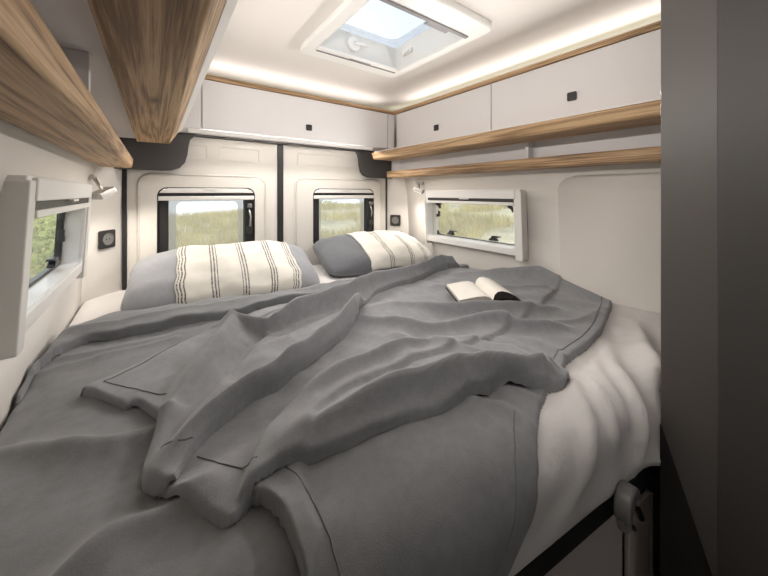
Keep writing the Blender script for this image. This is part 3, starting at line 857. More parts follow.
def patch(name, layer, m, parent=None, cell=0.006, smooth_it=1):
    poly = layer.poly
    x0, y0 = poly.min(0) - cell; x1, y1 = poly.max(0) + cell
    nx = int((x1 - x0) / cell) + 2; ny = int((y1 - y0) / cell) + 2
    gx, gy = np.meshgrid(x0 + np.arange(nx) * cell, y0 + np.arange(ny) * cell)
    P = np.stack([gx.ravel(), gy.ravel()], -1)
    cx, cy = np.meshgrid(x0 + (np.arange(nx - 1) + 0.5) * cell, y0 + (np.arange(ny - 1) + 0.5) * cell)
    keep = inside(np.stack([cx.ravel(), cy.ravel()], -1), poly).reshape(ny - 1, nx - 1)
    jj, ii = np.nonzero(keep)
    F = np.stack([jj * nx + ii, jj * nx + ii + 1, (jj + 1) * nx + ii + 1, (jj + 1) * nx + ii], -1)
    cnt = np.zeros(nx * ny, int); np.add.at(cnt, F.ravel(), 1)
    bnd = np.nonzero((cnt > 0) & (cnt < 4))[0]
    _, near, _, _ = seg_dist(P[bnd], poly)
    P[bnd] = near
    ed = np.sort(np.concatenate([F[:, [0, 1]], F[:, [1, 2]], F[:, [2, 3]], F[:, [3, 0]]]), 1)
    ue, uc = np.unique(ed[:, 0].astype(np.int64) * (nx * ny) + ed[:, 1], return_counts=True)
    ue = ue[uc == 1]; be = np.stack([ue // (nx * ny), ue % (nx * ny)], -1)
    for _ in range(1):
        acc = np.zeros_like(P); c = np.zeros(len(P))
        np.add.at(acc, be[:, 0], P[be[:, 1]]); np.add.at(acc, be[:, 1], P[be[:, 0]])
        np.add.at(c, be[:, 0], 1); np.add.at(c, be[:, 1], 1)
        k = c > 0
        P[k] = 0.5 * P[k] + 0.5 * acc[k] / c[k][:, None]
    used = np.nonzero(cnt > 0)[0]
    remap = -np.ones(nx * ny, int); remap[used] = np.arange(len(used))
    Pu = P[used]; Fu = remap[F]
    H = layer.height(Pu, outside_zero=False)
    isb = np.zeros(len(used), bool); isb[remap[bnd]] = True
    # light smoothing of the height so that layers underneath show softly
    E = np.concatenate([Fu[:, [0, 1]], Fu[:, [1, 2]], Fu[:, [2, 3]], Fu[:, [3, 0]]])
    for _ in range(smooth_it):
        acc = np.zeros(len(used)); c = np.zeros(len(used))
        np.add.at(acc, E[:, 0], H[E[:, 1]]); np.add.at(acc, E[:, 1], H[E[:, 0]])
        np.add.at(c, E[:, 0], 1); np.add.at(c, E[:, 1], 1)
        Hn = 0.5 * H + 0.5 * acc / np.maximum(c, 1)
        H = np.where(isb, H, Hn)
    if layer.curl > 0:          # the edge rolls in underneath
        d, near, bi, bt = seg_dist(Pu, poly)
        nx_ = np.roll(poly, -1, 0) - poly
        nrm = np.stack([-nx_[:, 1], nx_[:, 0]], -1)[bi]
        ar = 0.5 * np.sum(poly[:, 0] * np.roll(poly[:, 1], -1) - np.roll(poly[:, 0], -1) * poly[:, 1])
        nrm = nrm / (np.linalg.norm(nrm, axis=1)[:, None] + 1e-9) * (1 if ar > 0 else -1)
        e = np.clip(d / layer.r, 0, 1)
        cu = np.clip(0.75 * layer.last, 0, layer.curl)
        D = nrm * (cu * (1 - e) ** 2)[:, None]
        for _ in range(2):
            acc = np.zeros_like(D); c = np.zeros(len(used))
            np.add.at(acc, E[:, 0], D[E[:, 1]]); np.add.at(acc, E[:, 1], D[E[:, 0]])
            np.add.at(c, E[:, 0], 1); np.add.at(c, E[:, 1], 1)
            D = 0.5 * D + 0.5 * acc / np.maximum(c, 1)[:, None]
        Pu0 = Pu.copy(); Pu = Pu + D
    else:
        Pu0 = Pu
    V = to3d(Pu[:, 0], Pu[:, 1], H + 0.002)
    V[:, 0] = np.clip(V[:, 0], -0.2495, 1.587)
    layer.Pu0 = Pu0; layer.V = V
    o = mesh(name, V.tolist(), Fu.tolist(), m, parent, smooth=True, fix=False)
    return o

def seam(name, pts, layer, parent, w=0.0010):
    q = np.array(spline(pts, 0.008))
    V = []
    for p in q[:, :2]:
        d = np.hypot(layer.Pu0[:, 0] - p[0], layer.Pu0[:, 1] - p[1])
        k = np.argpartition(d, 6)[:6]
        w_ = 1 / (d[k] + 1e-4)
        v = (layer.V[k] * w_[:, None]).sum(0) / w_.sum()
        V.append(v + np.array([0, 0, 0.0008]))
    V = np.array(V)
    return tube(name, V.tolist(), w, 'seam', parent, 5)

# mattress with its fitted sheet
bed = empty('bed', (0.675, 1.2, 0.0)); tag(bed, 'wide bed filling the rear, white fitted sheet over a low black frame', 'bed')
SH = Layer(outline([(-0.252, -0.15), (0.97, -0.15)], [(0.97, -0.15), (0.985, -0.08), (1.03, -0.01), (1.15, 0.015), (1.35, 0.03), (1.60, 0.06)], [(1.60, 0.06), (1.60, 1.66)], [(1.60, 1.66), (-0.252, 1.66)], [(-0.252, 1.66), (-0.252, -0.15)]), 0.004, 0.02,
           noise_=(0.006, 5, 2.0),
           ridges=[[(1.30, 0.16, 0.0000, .03, .03), (1.12, 0.05, 0.0374, .03, .03), (1.00, -0.05, 0.0408, .025, .025), (0.95, -0.14, 0.0306, .02, .02)],
                   [(1.20, 0.20, 0.0000, .03, .03), (0.98, 0.06, 0.0272, .02, .02), (0.90, -0.02, 0.0340, .018, .018), (0.86, -0.10, 0.0238, .02, .02)],
                   [(0.95, 0.12, 0.0000, .02, .02), (0.86, 0.05, 0.0170, .015, .015), (0.79, -0.03, 0.0170, .015, .015)],
                   [(1.45, 0.22, 0.0000, .03, .03), (1.28, 0.13, 0.0272, .025, .025), (1.15, 0.06, 0.0340, .02, .02)],
                   [(1.05, 0.14, 0.0000, .02, .02), (0.95, 0.09, 0.0204, .015, .012), (0.90, 0.05, 0.0238, .014, .012), (0.84, -0.02, 0.0204, .012, .012)],
                   [(0.92, 0.13, 0.0000, .02, .02), (0.80, 0.06, 0.0170, .012, .012), (0.74, 0.0, 0.0170, .012, .012), (0.68, -0.07, 0.0102, .012, .012)],
                   [(0.8, 0.06, 0.0000, .02, .02), (0.7, -0.03, 0.0136, .015, .015), (0.62, -0.1, 0.0102, .015, .015)]])
patch('fitted_sheet', SH, 'sheet', bed, 0.012)
# bed frame: black rail following the foot edge, slatted base board
def slant(name, x0, x1, o0, o1, z0, z1, m, parent, bevel=0.003):
    P = [(x0, foot(x0) + o0), (x1, foot(x1) + o0), (x1, foot(x1) + o1), (x0, foot(x0) + o1)]
    return prism(name, P, z0, z1, flat, m, parent, bevel=bevel)
prism('base_board', [(-0.24, foot(-0.24) + 0.03), (0.93, foot(0.93) + 0.03), (1.5, 0.25), (1.5, 1.9), (-0.24, 1.9)], 0.845, 0.868, flat, 'blackpl', bed, bevel=0.003)
slant('foot_rail', -0.24, 1.03, 0.004, 0.028, 0.795, 0.874, 'blackpl', bed)
slant('base_front_panel', -0.24, 0.905, 0.030, 0.042, 0.0, 0.80, 'panel', bed)
slant('base_front_panel', 0.935, 1.04, 0.030, 0.042, 0.0, 0.72, 'panel', bed)
slant('panel_edge_strip', 1.04, 1.048, 0.026, 0.042, 0.0, 0.72, 'alu', bed, 0.001)
prism('shade_plate', [(0.2055, 0.962), (0.2055, 0.0), (-0.07, 0.0), (-0.07, 0.06)], 0.9465, 0.9545, side, 'black', bed, bevel=0.001)  # added black plate standing in for the shade on the wardrobe's lower edge

# hinge bracket under the foot rail
hx, hy, hz = 0.800, 0.226, 0.872
arc_o = [(hx - 0.004 + 0.036 * math.cos(math.radians(t)), hz - 0.022 + 0.038 * math.sin(math.radians(t))) for t in range(215, -31, -15)]
arc_i = [(hx + 0.006 + 0.014 * math.cos(math.radians(t)), hz - 0.026 + 0.016 * math.sin(math.radians(t))) for t in range(-25, 206, 20)]
hb = prism('hinge_hook', arc_o + arc_i, hy - 0.016, hy + 0.014, rear, 'greypl', bed, bevel=0.006)
hb['label'] = 'grey plastic hooked hinge under the foot of the bed'
box('hinge_cheek', (hx - 0.034, hy - 0.013, hz - 0.068), (hx - 0.004, hy + 0.011, hz - 0.030), 'greypl', hb, bevel=0.011, seg=3)
cyl('bolt', (hx - 0.012, hy - 0.016, hz - 0.058), (hx - 0.008, hy - 0.011, hz - 0.058), 0.004, 'black', hb, 10)
tube('stay_bar', [(hx + 0.01, hy, hz - 0.005), (hx + 0.055, hy + 0.0, hz - 0.06), (hx + 0.09, hy + 0.0, hz - 0.11)], 0.007, 'blackpl', hb, 8)


# ---------------------------------------------- grey bedspreads and throw
A_poly = outline([(-0.252, -0.13), (-0.252, 0.45), (-0.258, 0.62), (-0.25, 0.88), (-0.16, 1.05), (0.03, 1.075), (0.33, 1.075), (0.675, 1.06), (1.2, 1.13), (1.565, 1.16)],
                 [(1.565, 1.16), (1.57, 0.55)], [(1.57, 0.55), (0.9, 0.33), (0.35, 0.26), (0.21, 0.15), (0.185, 0.086), (0.175, 0.035), (0.150, 0.008), (0.125, -0.01), (0.115, -0.05), (0.11, -0.13)], [(0.11, -0.13), (-0.252, -0.13)])
LA = Layer(A_poly, 0.012, 0.012, noise_=(0.006, 4.5, 1.0), under=(SH,), ridges=[
    [(-0.25, 0.43, 0.020, .03, .05), (-0.118, 0.363, 0.027, .03, .05), (-0.064, 0.345, 0.027, .025, .04), (0.02, 0.365, 0.016, .02, .03)],
    [(-0.10, 0.09, 0.028, .03, .04), (-0.062, 0.122, 0.034, .03, .035), (-0.026, 0.145, 0.032, .03, .03), (0.06, 0.16, 0.016, .03, .03)],
    [(-0.24, 0.72, 0.010, .02, .02), (-0.12, 0.77, 0.014, .02, .03), (0.05, 0.82, 0.008, .015, .02)],
    [(-0.2, 0.80, 0.010, .02, .02), (-0.05, 0.83, 0.010, .015, .02), (0.1, 0.86, 0.0, .015, .02)],
    [(-0.252, 0.62, -0.02, .05, .05), (-0.252, 0.5, -0.05, .035, .035), (-0.252, 0.42, -0.02, .04, .04)],
])
B_poly = outline([(0.30, 0.33), (0.18, 0.24), (0.10, 0.112)], [(0.10, 0.112), (0.121, 0.098), (0.132, 0.07), (0.137, 0.03), (0.138, -0.05), (0.130, -0.14)], [(0.130, -0.14), (0.425, -0.14)],
                 [(0.425, -0.14), (0.45, -0.115), (0.505, -0.07), (0.56, -0.01), (0.64, 0.04), (0.70, 0.068), (0.761, 0.099), (0.80, 0.16), (0.82, 0.24)], [(0.82, 0.24), (0.7, 0.36), (0.30, 0.33)])
LB = Layer(B_poly, 0.014, 0.012, curl=0.016, noise_=(0.005, 4.5, 3.0), under=(LA, SH), ridges=[
    [(0.12, 0.12, 0.014, .04, .03), (0.135, 0.05, 0.02, .05, .03), (0.135, -0.1, 0.015, .05, .03)],
    [(0.55, 0.16, 0.012, .03, .03), (0.60, 0.10, 0.014, .02, .03), (0.60, 0.04, 0.008, .02, .03)],
    [(0.63, 0.16, 0.010, .02, .03), (0.68, 0.10, 0.012, .02, .03), (0.69, 0.07, 0.004, .02, .03)],
])
BAND = outline([(-0.252, 0.60), (-0.236, 0.735), (-0.172, 0.88), (-0.10, 0.882), (0.026, 0.893), (0.155, 0.90), (0.48, 0.95), (0.702, 0.97), (1.291, 1.12), (1.50, 1.14)], [(1.50, 1.14), (1.53, 1.20)],
               [(1.53, 1.20), (1.348, 1.196), (0.98, 1.14), (0.675, 1.10), (0.331, 1.117), (0.031, 1.118), (-0.133, 1.118), (-0.236, 0.97), (-0.252, 0.78)], [(-0.252, 0.78), (-0.252, 0.60)])
LBAND = Layer(BAND, 0.030, 0.026, curl=0.030, noise_=(0.006, 6, 4.0), under=(LA, SH), ridges=[
    [(-0.2, 0.93, 0.010, .02, .03), (-0.05, 0.96, 0.014, .02, .03), (0.3, 1.0, 0.010, .02, .03), (0.8, 1.04, 0.012, .02, .03), (1.4, 1.16, 0.02, .02, .03)],
])
P1_poly = outline([(-0.004, 0.232), (-0.004, 0.202), (0.028, 0.154), (0.078, 0.091)], [(0.078, 0.091), (0.088, 0.090), (0.113, 0.107)],
                  [(0.113, 0.107), (0.153, 0.127), (0.185, 0.133), (0.233, 0.134), (0.328, 0.138), (0.439, 0.141), (0.564, 0.134), (0.672, 0.122), (0.727, 0.095), (0.775, 0.078), (0.825, 0.082), (0.852, 0.105), (0.857, 0.122)],
                  [(0.857, 0.122), (0.955, 0.151), (1.086, 0.170), (1.20, 0.20), (1.314, 0.243), (1.44, 0.29), (1.555, 0.335)],
                  [(1.555, 0.335), (1.585, 0.48), (1.592, 0.70), (1.57, 0.86), (1.50, 1.02), (1.45, 1.09)],
                  [(1.45, 1.09), (1.2, 1.03), (0.8, 0.90), (0.5, 0.80), (0.3, 0.66), (0.18, 0.5), (0.08, 0.36), (-0.004, 0.232)])
LP1 = Layer(P1_poly, 0.018, 0.022, noise_=(0.005, 5.5, 7.0), curl=0.032, under=(LA, LB, SH), ridges=[
    [(0.10, 0.14, 0.004, .06, .03), (0.194, 0.165, 0.020, .06, .03), (0.305, 0.176, 0.055, .06, .022), (0.461, 0.184, 0.072, .07, .024), (0.60, 0.163, 0.066, .06, .024), (0.72, 0.128, 0.052, .04, .022), (0.79, 0.115, 0.036, .03, .022)],
    [(0.68, 0.70, 0.012, .04, .04), (0.771, 0.631, 0.030, .05, .035), (0.854, 0.521, 0.042, .045, .022), (1.016, 0.45, 0.046, .045, .022), (1.258, 0.387, 0.015, .04, .04)],
    [(0.57, 0.60, 0.02, .03, .025), (0.643, 0.515, 0.032, .035, .03), (0.731, 0.435, 0.028, .03, .03), (0.907, 0.39, 0.044, .03, .018), (0.984, 0.315, 0.046, .03, .018), (1.097, 0.27, 0.018, .03, .03)],
    [(0.20, 0.28, 0.006, .03, .03), (0.371, 0.327, 0.024, .028, .022), (0.563, 0.361, 0.030, .022, .016), (0.65, 0.345, 0.008, .02, .02)],
    [(0.60, 0.46, 0.010, .025, .025), (0.673, 0.297, 0.020, .025, .025), (0.72, 0.18, 0.024, .025, .025), (0.77, 0.12, 0.018, .025, .025)],
    [(0.86, 0.30, 0.012, .025, .025), (0.84, 0.22, 0.030, .025, .025), (0.81, 0.13, 0.040, .025, .025)],
    [(1.30, 0.93, 0.012, .05, .05), (1.45, 0.78, 0.045, .06, .05), (1.55, 0.66, 0.075, .06, .05), (1.56, 0.52, 0.04, .05, .05), (1.53, 0.40, 0.015, .05, .05)],
    [(1.05, 0.80, 0.010, .03, .03), (1.25, 0.68, 0.016, .04, .03), (1.45, 0.55, 0.02, .04, .03)],
    [(1.0, 0.36, 0.0, .03, .03), (1.12, 0.30, 0.014, .025, .025), (1.25, 0.28, 0.012, .025, .025), (1.42, 0.31, 0.006, .03, .03)],
    [(0.92, 0.30, 0.0, .02, .02), (0.93, 0.22, 0.016, .02, .02), (0.91, 0.15, 0.014, .02, .02)],
])
P2_poly = outline([(-0.140, 0.559), (-0.09, 0.505), (-0.05, 0.457)], [(-0.05, 0.457), (-0.041, 0.466), (-0.030, 0.452), (-0.012, 0.42), (0.0, 0.385)], [(0.0, 0.385), (-0.004, 0.34), (-0.014, 0.296), (-0.022, 0.247), (-0.016, 0.212), (-0.004, 0.196), (0.012, 0.180), (0.026, 0.178)],
                  [(0.026, 0.178), (0.045, 0.219), (0.086, 0.265), (0.154, 0.312), (0.246, 0.355), (0.357, 0.425), (0.477, 0.522), (0.578, 0.625), (0.63, 0.70), (0.72, 0.79), (0.81, 0.838), (0.98, 0.90), (1.16, 0.968), (1.33, 1.03), (1.47, 1.07)],
                  [(1.47, 1.07), (1.55, 1.075), (1.57, 1.12), (1.45, 1.15)],
                  [(1.45, 1.15), (1.2, 1.09), (0.95, 1.02), (0.70, 0.945), (0.48, 0.925), (0.243, 0.875), (0.145, 0.815), (0.059, 0.735), (-0.03, 0.65), (-0.094, 0.59), (-0.140, 0.559)])
LP2 = Layer(P2_poly, 0.016, 0.018, noise_=(0.0035, 6, 11.0), curl=0.026, under=(LA, LB, LP1), ridges=[
    # the long roll
    [(0.010, 0.215, 0.006, .025, .02), (0.045, 0.258, 0.026, .025, .018), (0.115, 0.306, 0.044, .026, .016), (0.20, 0.348, 0.048, .026, .016), (0.32, 0.424, 0.052, .026, .016), (0.453, 0.530, 0.058, .026, .018), (0.575, 0.652, 0.064, .028, .02), (0.63, 0.73, 0.035, .03, .025)],
    # ridge running down from the peak
    [(0.19, 0.80, 0.030, .03, .03), (0.197, 0.735, 0.060, .05, .035), (0.153, 0.635, 0.056, .05, .045), (0.099, 0.522, 0.046, .035, .06), (0.052, 0.426, 0.034, .025, .05), (0.015, 0.336, 0.022, .02, .04), (-0.004, 0.25, 0.008, .02, .03)],
    # ridge towards the right wall, steep on its near side
    [(0.20, 0.745, 0.045, .06, .022), (0.282, 0.665, 0.058, .07, .018), (0.36, 0.690, 0.064, .07, .016), (0.503, 0.760, 0.066, .07, .016), (0.70, 0.840, 0.066, .06, .018), (0.95, 0.925, 0.064, .05, .02), (1.212, 1.02, 0.064, .045, .022), (1.437, 1.10, 0.066, .04, .025)],
    [(0.60, 0.755, -0.020, .02, .02), (0.42, 0.68, -0.036, .02, .03), (0.30, 0.615, -0.045, .02, .04), (0.225, 0.585, -0.040, .022, .03), (0.185, 0.52, -0.026, .025, .03), (0.150, 0.42, -0.014, .025, .03)],
    [(0.30, 0.79, 0.012, .02, .02), (0.5, 0.86, 0.016, .02, .02), (0.8, 0.95, 0.016, .02, .02)],
    [(1.08, 1.04, 0.012, .02, .02), (1.15, 0.99, 0.02, .02, .02)], [(1.28, 1.08, 0.012, .02, .02), (1.36, 1.04, 0.02, .02, .02)],
])

spread = empty('bedspread', (0.0, 0.6, BZ)); tag(spread, 'grey fleece bedspread turned down below the pillows, along the left wall', 'bedspread')
patch('cloth', LA, 'fleece2', spread, 0.008)
patch('turned_down_edge', LBAND, 'fleece2', spread, 0.007)
spread2 = empty('bedspread', (0.45, 0.5, BZ)); tag(spread2, 'grey fleece bedspread hanging over the foot beside the bare white sheet', 'bedspread')
c2 = patch('cloth', LB, 'fleece2', spread2, 0.006)
seam('hem_seam', [(0.165, 0.14), (0.178, 0.115), (0.185, 0.07), (0.187, 0.0), (0.182, -0.1)], LB, spread2)
seam('hem_seam', [(0.41, -0.10), (0.47, -0.04), (0.53, 0.02), (0.60, 0.065)], LB, spread2)
throw = empty('throw_blanket', (0.6, 0.9, BZ + 0.012)); tag(throw, 'rumpled grey fleece throw with stitched hems, lying folded across the bed', 'blanket')
patch('cloth', LP1, 'fleece', throw, 0.0055)
patch('folded_over_cloth', LP2, 'fleece', throw, 0.0042)
seam('hem_seam', [(0.058, 0.225), (0.085, 0.185), (0.112, 0.158), (0.128, 0.140)], LP1, throw)
seam('hem_seam', [(0.872, 0.158), (0.955, 0.180), (1.086, 0.200), (1.20, 0.232), (1.314, 0.275), (1.44, 0.325), (1.545, 0.372)], LP1, throw)
seam('hem_seam', [(0.008, 0.272), (0.022, 0.240), (0.042, 0.238), (0.052, 0.243)], LP2, throw)
seam('hem_seam', [(0.055, 0.715), (-0.02, 0.628), (-0.095, 0.560)], LP2, throw)
seam('hem_seam', [(-0.095, 0.560), (-0.04, 0.505), (-0.015, 0.475), (0.02, 0.44)], LP2, throw)

# ------------------------------------------------------------------ pillows
def pillow(name, label, W, Hh, T, loc, rot, m, cov, smat, side_len, seedv, lean=0.0, group='bed pillows with striped covers'):
    root = empty(name, loc); tag(root, label, 'pillow', group)
    R = Matrix.Translation(Vector(loc)) @ Matrix.Rotation(rot[2], 4, 'Z') @ Matrix.Rotation(rot[0], 4, 'X') @ Matrix.Rotation(rot[1], 4, 'Y')
    def pt(u, v, top, off=0.0):
        # pinched corners
        pin = 1 - 0.06 * (1 - abs(v) ** 2) * abs(u) ** 6
        x = u * W / 2 * (1 - 0.04 * (1 - v * v) - 0.10 * abs(v) ** 5); y = v * Hh / 2 * (1 - 0.05 * (1 - u * u) - 0.16 * abs(u) ** 5)
        t = (max(0, 1 - abs(u) ** 2.6) * max(0, 1 - abs(v) ** 2.6)) ** 0.42
        wr = 0.017 * mnoise.noise(Vector((u * 3.1, v * 2.6, seedv))) + 0.005 * mnoise.noise(Vector((u * 8, v * 7, seedv + 3)))
        z = (T / 2 * t + wr * t + off) * (1 if top else -0.75)
        return R @ Vector((x, y, z))
    def grid(us, vs, top, off):
        V = []; F = []
        for v in vs:
            for u in us: V.append(pt(u, v, top, off))
        n = len(us)
        for j in range(len(vs) - 1):
            for i in range(n - 1):
                F.append((j * n + i, j * n + i + 1, (j + 1) * n + i + 1, (j + 1) * n + i))
        return V, F
    lin = [math.sin(math.pi / 2 * (i / 20 * 2 - 1)) for i in range(21)]
    lin2 = [math.sin(math.pi / 2 * (i / 30 * 2 - 1)) for i in range(31)]
    V1, F1 = grid(lin2, lin, True, 0); V2, F2 = grid(lin2, lin, False, 0)
    n1 = len(V1)
    mesh('cushion', V1 + V2, F1 + [tuple(i + n1 for i in f) for f in F2], m, root, smooth=True)
    # piping seam all round
    ed = [(u, -1) for u in lin2] + [(1, v) for v in lin[1:]] + [(u, 1) for u in lin2[::-1][1:]] + [(-1, v) for v in lin[::-1][1:]]
    tube('piping', [pt(u, v, True) for u, v in ed], 0.003, m, root, 6, cap=False)
    # striped linen cover pulled over it
    u0, u1 = cov
    NU, NV = 46, 40
    V = []; F = []; UV = []
    for j in range(NV + 1):
        v = -1.0 + 2.0 * j / NV
        ve = math.sin(math.pi / 2 * v) if abs(v) < 1 else v
        for i in range(NU + 1):
            uu = i / NU
            wob = 0.018 * mnoise.noise(Vector((v * 4.5, seedv, 1.7))) + 0.008 * math.sin(v * 17)
            u = u0 + (u1 - u0) * uu + wob * (1 - 2 * abs(uu - 0.5) * 0) * (1 if uu < 0.5 else -1) * abs(2 * uu - 1) ** 3
            u = max(-0.995, min(0.995, u))
            edge = 1 - abs(2 * uu - 1) ** 14
            off = 0.006 + 0.006 * edge + 0.006 * mnoise.noise(Vector((u * 5, v * 4, seedv + 9))) * edge
            p = pt(u, ve, True, off)
            V.append(p); UV.append((uu, j / NV))
    n = NU + 1
    for j in range(NV):
        for i in range(NU):
            F.append((j * n + i, j * n + i + 1, (j + 1) * n + i + 1, (j + 1) * n + i))
    # front hem falls onto the sheet
    c = mesh('striped_cover', V, F, smat, root, smooth=True, fix=False)
    ul = c.data.uv_layers.new(name='UVMap')
    for lp in c.data.loops:
        ul.data[lp.index].uv = UV[lp.vertex_index]
    so = c.modifiers.new('solid', 'SOLIDIFY'); so.thickness = 0.005; so.offset = -1
    return root

sL = stripe_mat('striped_linen', [0.02, 0.155, 0.285, 0.42, 0.53], line=0.0058, gap=0.0125, nline=3, length=0.56)
sR = stripe_mat('striped_linen_wide', [0.165, 0.335, 0.455], line=0.0060, gap=0.0140, nline=3, length=0.56)
pillow('pillow', 'light grey pillow under a striped linen cover, leaning by the left rear window', 0.82, 0.48, 0.17, (0.30, 1.665, 1.105), (math.radians(20), 0, math.radians(-5)), 'pgrey', (-0.56, 0.74), sL, 0.56, 1.3)
pillow('pillow', 'slate grey pillow with a striped linen cover on its right part, by the right socket', 0.76, 0.50, 0.19, (1.16, 1.69, 1.105), (math.radians(14), 0, math.radians(-9)), 'pdark', (-0.36, 0.97), sR, 0.56, 4.1)

# ------------------------------------------------------------------ open book on the throw
bk = empty('open_book', (1.11, 0.84, 1.07)); tag(bk, 'open book with blank cream pages lying on the grey throw', 'book')
def book():
    sp0 = Vector((1.035, 0.765, 0)); 
    zb = BZ + 0.064
    ax = Vector((0.18, 0.27, 0)).normalized()          # spine direction
    sd = Vector((ax.y, -ax.x, 0))                       # towards the right page
    org = Vector((1.085, 0.79, zb))
    L = 0.20
    def P(a, s, z): return org + ax * a + sd * s + Vector((0, 0, z))
    # section profiles: (s, z) of page tops
    left = [(-0.128, 0.012), (-0.10, 0.017), (-0.06, 0.024), (-0.03, 0.026), (-0.01, 0.020), (0.0, 0.010)]
    right = [(0.0, 0.010), (0.006, 0.030), (0.018, 0.041), (0.035, 0.044), (0.06, 0.038), (0.085, 0.026), (0.108, 0.008)]
    def block(name, prof, bot, m):
        pr = [Vector((a, b, 0)) for a, b in prof]; n = len(prof)
        V = []; F = []
        for a in (-L / 2, L / 2):
            for s, z in prof: V.append(P(a, s, z))
            for s, z in bot: V.append(P(a, s, z))
        k = len(prof) + len(bot)
        F += [tuple(range(k)), tuple(range(k, 2 * k))]
        for i in range(k): F.append((i, (i + 1) % k, k + (i + 1) % k, k + i))
        return mesh(name, V, F, m, bk)
    def sheet(name, prof, m, dz):
        V = []; F = []; n = len(prof)
        for a in (-L / 2 - 0.001, L / 2 + 0.001):
            for s, z in prof: V.append(P(a, s, z + dz))
        for i in range(n - 1): F.append((i, i + 1, n + i + 1, n + i))
        o = mesh(name, V, F, m, bk, smooth=True)
        return o
    block('left_pages', left, [(0.0, 0.003), (-0.128, 0.003)], 'pagecut')
    block('right_pages', right, [(0.10, 0.004), (0.06, 0.016), (0.03, 0.016), (0.012, 0.008), (0.0, 0.003)], 'cover')
    sheet('left_page', left, 'paper', 0.0012)
    sheet('right_page', right, 'paper', 0.0012)
    block('book_cover', [(-0.133, 0.002), (0.0, 0.002), (0.112, 0.005)], [(0.112, 0.0), (0.0, -0.002), (-0.133, -0.002)], 'cover')
book()

# ------------------------------------------------------------------ dark wardrobe at the foot of the bed
wd = empty('wardrobe', (1.28, -0.3, 0.0)); tag(wd, 'tall dark grey wardrobe at the foot of the bed, reaching the ceiling', 'wardrobe')
box('side_panel', (0.955, 0.112, 0.0), (1.515, 0.206, CEIL - 0.002), 'ward', wd, bevel=0.002)
box('body', (0.965, YB, 0.0), (1.515, 0.110, CEIL - 0.002), 'ward', wd, bevel=0)
box('door', (0.946, -0.52, 0.06), (0.964, 0.1135, CEIL - 0.03), 'wardd', wd, bevel=0.002)
box('door', (0.946, -1.18, 0.06), (0.964, -0.525, CEIL - 0.03), 'wardd', wd, bevel=0.002)

# ------------------------------------------------------------------ outdoors
def terr(x, y):
    z = -0.55
    r = y - 3.0
    z += 0.35 * mnoise.noise(Vector((x * 0.12, y * 0.12, 3.3))) + 0.12 * mnoise.noise(Vector((x * 0.4, y * 0.4, 1.3)))
    if r > 0:
        z += 0.5 * math.exp(-((r - 22) / 9) ** 2)
        if r > 26: z -= min(9.0, (r - 26) * 0.30)
    if x > 3: z += min(3.2, (x - 3) * 0.10) * math.exp(-(max(0, y - 12) / 10) ** 2)
    if x < -3: z += min(0.6, (-3 - x) * 0.06)
    return z
def ground():
    xs = list(np.linspace(-60, 90, 90)); ys = list(np.linspace(-25, 160, 110))
    V = [(x, y, terr(x, y)) for y in ys for x in xs]
    n = len(xs); F = [(j * n + i, j * n + i + 1, (j + 1) * n + i + 1, (j + 1) * n + i) for j in range(len(ys) - 1) for i in range(n - 1)]
    o = mesh('ground', V, F, 'ground', smooth=True, fix=False); tag(o, kind='structure')
ground()

def grass(name, label, spots, m):
    V = []; F = []
    for (x, y) in spots:
        z = terr(x, y) - 0.02
        for k in range(7):
            a = random.uniform(0, 6.283); h = random.uniform(0.22, 0.5); b = random.uniform(0.05, 0.25); w = random.uniform(0.006, 0.014)
            ox, oy = random.gauss(0, 0.12), random.gauss(0, 0.12)
            dx, dy = math.cos(a), math.sin(a)
            i = len(V)
            V += [(x + ox - dy * w, y + oy + dx * w, z), (x + ox + dy * w, y + oy - dx * w, z),
                  (x + ox + dx * b * .4 + dy * w * .7, y + oy + dy * b * .4 - dx * w * .7, z + h * .65), (x + ox + dx * b * .4 - dy * w * .7, y + oy + dy * b * .4 + dx * w * .7, z + h * .65),
                  (x + ox + dx * b, y + oy + dy * b, z + h)]
            F += [(i, i + 1, i + 2, i + 3), (i + 3, i + 2, i + 4)]
    o = mesh(name, V, F, m, fix=False)
    return tag(o, label, 'grass', kind='stuff')
spots = []
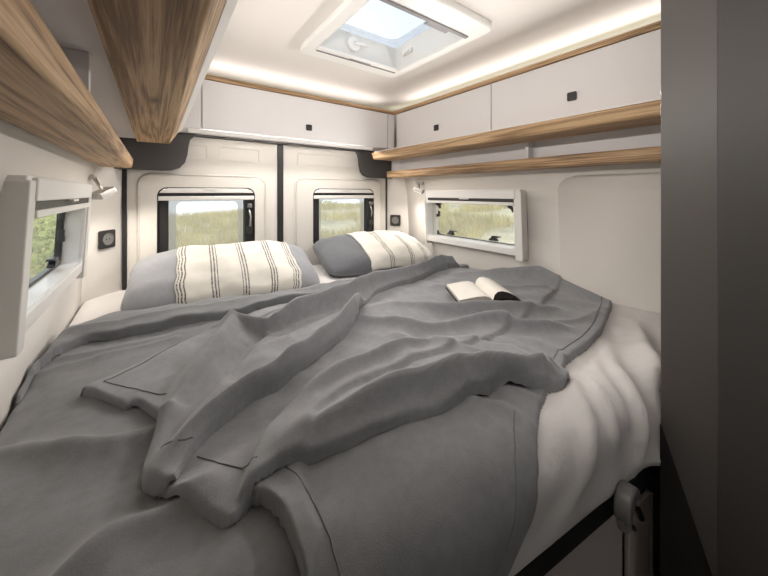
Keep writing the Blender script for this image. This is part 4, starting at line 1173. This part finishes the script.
while len(spots) < 9000:
    y = 3.2 + 26 * random.random() ** 1.3; x = random.uniform(-0.35, 1.1) * y
    if mnoise.noise(Vector((x * 0.25, y * 0.25, 0))) > -0.15: spots.append((x, y))
grass('dune_grass', 'yellow green dune grass growing behind the rear doors', spots, 'blade')
spots = []
while len(spots) < 5000:
    x = 2.6 + 20 * random.random() ** 1.3; y = random.uniform(0.25, 1.1) * x
    if mnoise.noise(Vector((x * 0.3, y * 0.3, 9))) > 0.0: spots.append((x, y))
grass('dune_grass', 'sparse pale dune grass growing outside the right-hand side window', spots, 'blade')

def shrub(x, y, r, h, label, group=None):
    z = terr(x, y)
    root = empty('shrub', (x, y, z)); tag(root, label, 'shrub', group)
    tube('stem', [(x, y, z - 0.05), (x + 0.05, y, z + h * 0.3), (x, y, z + h * 0.7)], [0.05, 0.04, 0.02], 'bark', root, 6)
    V = []; F = []
    for k in range(900):
        a = random.uniform(0, 6.283); c = random.uniform(-0.6, 1); q = random.random() ** 0.35
        s = math.sqrt(max(0, 1 - c * c))
        lump = 1 + 0.25 * mnoise.noise(Vector((math.cos(a) * 2, math.sin(a) * 2, c * 2 + x)))
        p = Vector((x + r * q * s * math.cos(a) * lump, y + r * q * s * math.sin(a) * lump, z + h * 0.5 + h * 0.5 * c * q * lump))
        d1 = Vector((random.gauss(0, 1), random.gauss(0, 1), random.gauss(0, 1))).normalized(); d2 = d1.orthogonal().normalized()
        w = random.uniform(0.05, 0.1)
        i = len(V)
        V += [p - d1 * w, p + d2 * w * 0.5, p + d1 * w, p - d2 * w * 0.5]; F.append((i, i + 1, i + 2, i + 3))
    mesh('foliage', V, F, 'leaf', root, fix=False)
for (x, y, r, h) in ((-2.6, 8.6, 0.9, 1.5), (-4.6, 10.2, 1.1, 1.9), (-1.6, 10.6, 0.9, 1.7), (-3.0, 13.0, 1.2, 2.2), (-6.6, 13, 1.3, 2.1), (-4.8, 16.5, 1.5, 2.4), (-1.8, 16.0, 1.2, 2.1)):
    shrub(x, y, r, h, 'leafy green shrub growing outside the left side window', 'shrubs outside the left side window')
shrub(14.5, 29.5, 1.6, 1.1, 'low round shrub on the dune crest behind the right rear window')
